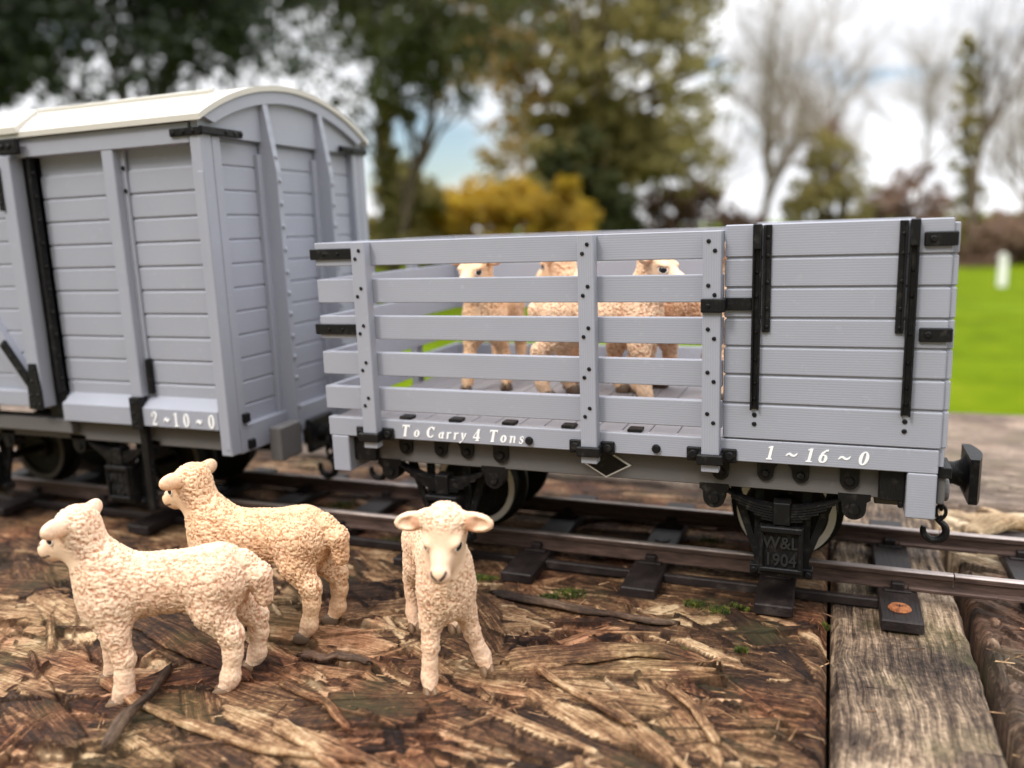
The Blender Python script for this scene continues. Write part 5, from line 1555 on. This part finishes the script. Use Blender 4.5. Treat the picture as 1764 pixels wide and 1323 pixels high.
shrub('evergreen_shrub', 'dull green shrub just right of the van end', 'shrub', 640, 765, 290, 450, 13.2, 42, L_olive, 24, .06, .28, 260, group=G4)
shrub('brown_shrub', 'low brown hedge shrub between the conifer and the bare tree', 'shrub', 1060, 1330, 325, 480, 17.0, 60, L_rust, 25, .06, .34, 230, 20, G4)
shrub('evergreen_shrub', 'dark conical evergreen shrub right of the bare tree', 'shrub', 1372, 1492, 236, 480, 16.0, 60, L_olive, 26, .05, .34, 170, group=G4)
shrub('twiggy_shrub', 'reddish twiggy shrub touching the top of the dark conical shrub', 'shrub', 1385, 1470, 205, 330, 16.6, 22, L_rust, 27, .035, .22, 130, 16, G4)
shrub('brown_shrub', 'reddish brown shrub right of the dark conical shrub', 'shrub', 1485, 1650, 290, 500, 16.5, 54, L_rust, 28, .05, .32, 210, 20, G4)
shrub('brown_shrub', 'brown thicket at the right edge behind the ivy-covered trunk', 'shrub', 1640, 2050, 350, 500, 14.5, 120, L_rust, 29, .05, .3, 190, 24, G4)
shrub('brown_shrub', 'distant brown hedge seen behind the white post', 'shrub', 1500, 2100, 385, 470, 19.0, 160, L_olive, 30, .07, .4, 200, 10, G4)
# --- bare trees
G5 = 'bare deciduous trees against the white sky'
def bare(label, u, D, L, r, lv, seed, m, kids=4, spread=.5, up=.3, lean=(0, 0, 1), group=G5):
    p = base(u, D); t = root('bare_tree', label, 'tree', p, group)
    mb, tips = skeleton(p, lean, L, r, lv, 0, seed, spread, kids, up, lf=.8); part('trunk', mb, m, t, smooth='all'); return t, tips
bare('large bare tree with fanned branches right of the conifer', 1312, 18.0, 3.3, .11, 5, 41, B_grey, 5, .68, .14)
bare('second fan-shaped bare tree directly behind the dark conical shrub', 1430, 20.0, 3.2, .09, 4, 47, B_grey, 6, .68, .15)
bare('slender bare tree between the big bare tree and the conifer', 1225, 21.0, 2.8, .07, 4, 42, B_grey, 5, .66, .15)
bare('small bare tree with pale twigs left of the ivy trunk', 1545, 19.0, 2.8, .06, 4, 43, B_grey, 6, .64, .15)
bare('bare tree at the right margin behind the ivy trunk', 1775, 18.0, 2.9, .07, 4, 44, B_grey, 6, .64, .15)
t, tips = bare('upright tree whose trunk is wrapped in ivy, near the right edge', 1668, 14.5, 2.8, .085, 4, 45, B_brown, 4, .42, .3)
rv = random.Random(9)
foliage('ivy', t, [(at(1668 + rv.gauss(0, 4) + (v - 60) * .005, v, 14.5), (.17 + .14 * min(1, v / 350), .18, .24), 120) for v in range(70, 500, 16)], .05, L_olive, 46)
# --- small things on the lawn
p = at(1724, 512, 10.2)
t = root('marker_post', 'short white post standing on the lawn near the right edge', 'post', (p.x, p.y, LAWN))
hgt = sc(48, 10.2)
mb = MB(); mb.box((p.x - .045) / U, (p.x + .045) / U, (p.y - .045) / U, (p.y + .045) / U, LAWN / U, (LAWN + hgt + .02) / U, 8); part('post_shaft', mb, M_white, t)
mb = MB(); mb.prism([((p.x - .055) / U, (LAWN + hgt + .02) / U), ((p.x + .055) / U, (LAWN + hgt + .02) / U), (p.x / U, (LAWN + hgt + .07) / U)], (p.y - .055) / U, (p.y + .055) / U, 'y'); part('post_cap', mb, M_white, t)
# unseen brown sheet added over the near lawn to stop its green bounce
m = mat('bounce_blocker_brown', (.16, .13, .10), .95); g = G(m); n = g.noise(g.tc.outputs['Object'], 90, 5, .7)
g.l(g.ramp(n, (.3, (.09, .07, .055)), (.7, (.24, .20, .16))), g.b.inputs['Base Color'])
mb = MB(); mb.box(-9000, 9000, -6000, 100, LAWN / U - 30, LAWN / U + 4, 0); o = part('bounce_blocker', mb, m); tag(o, kind='structure')
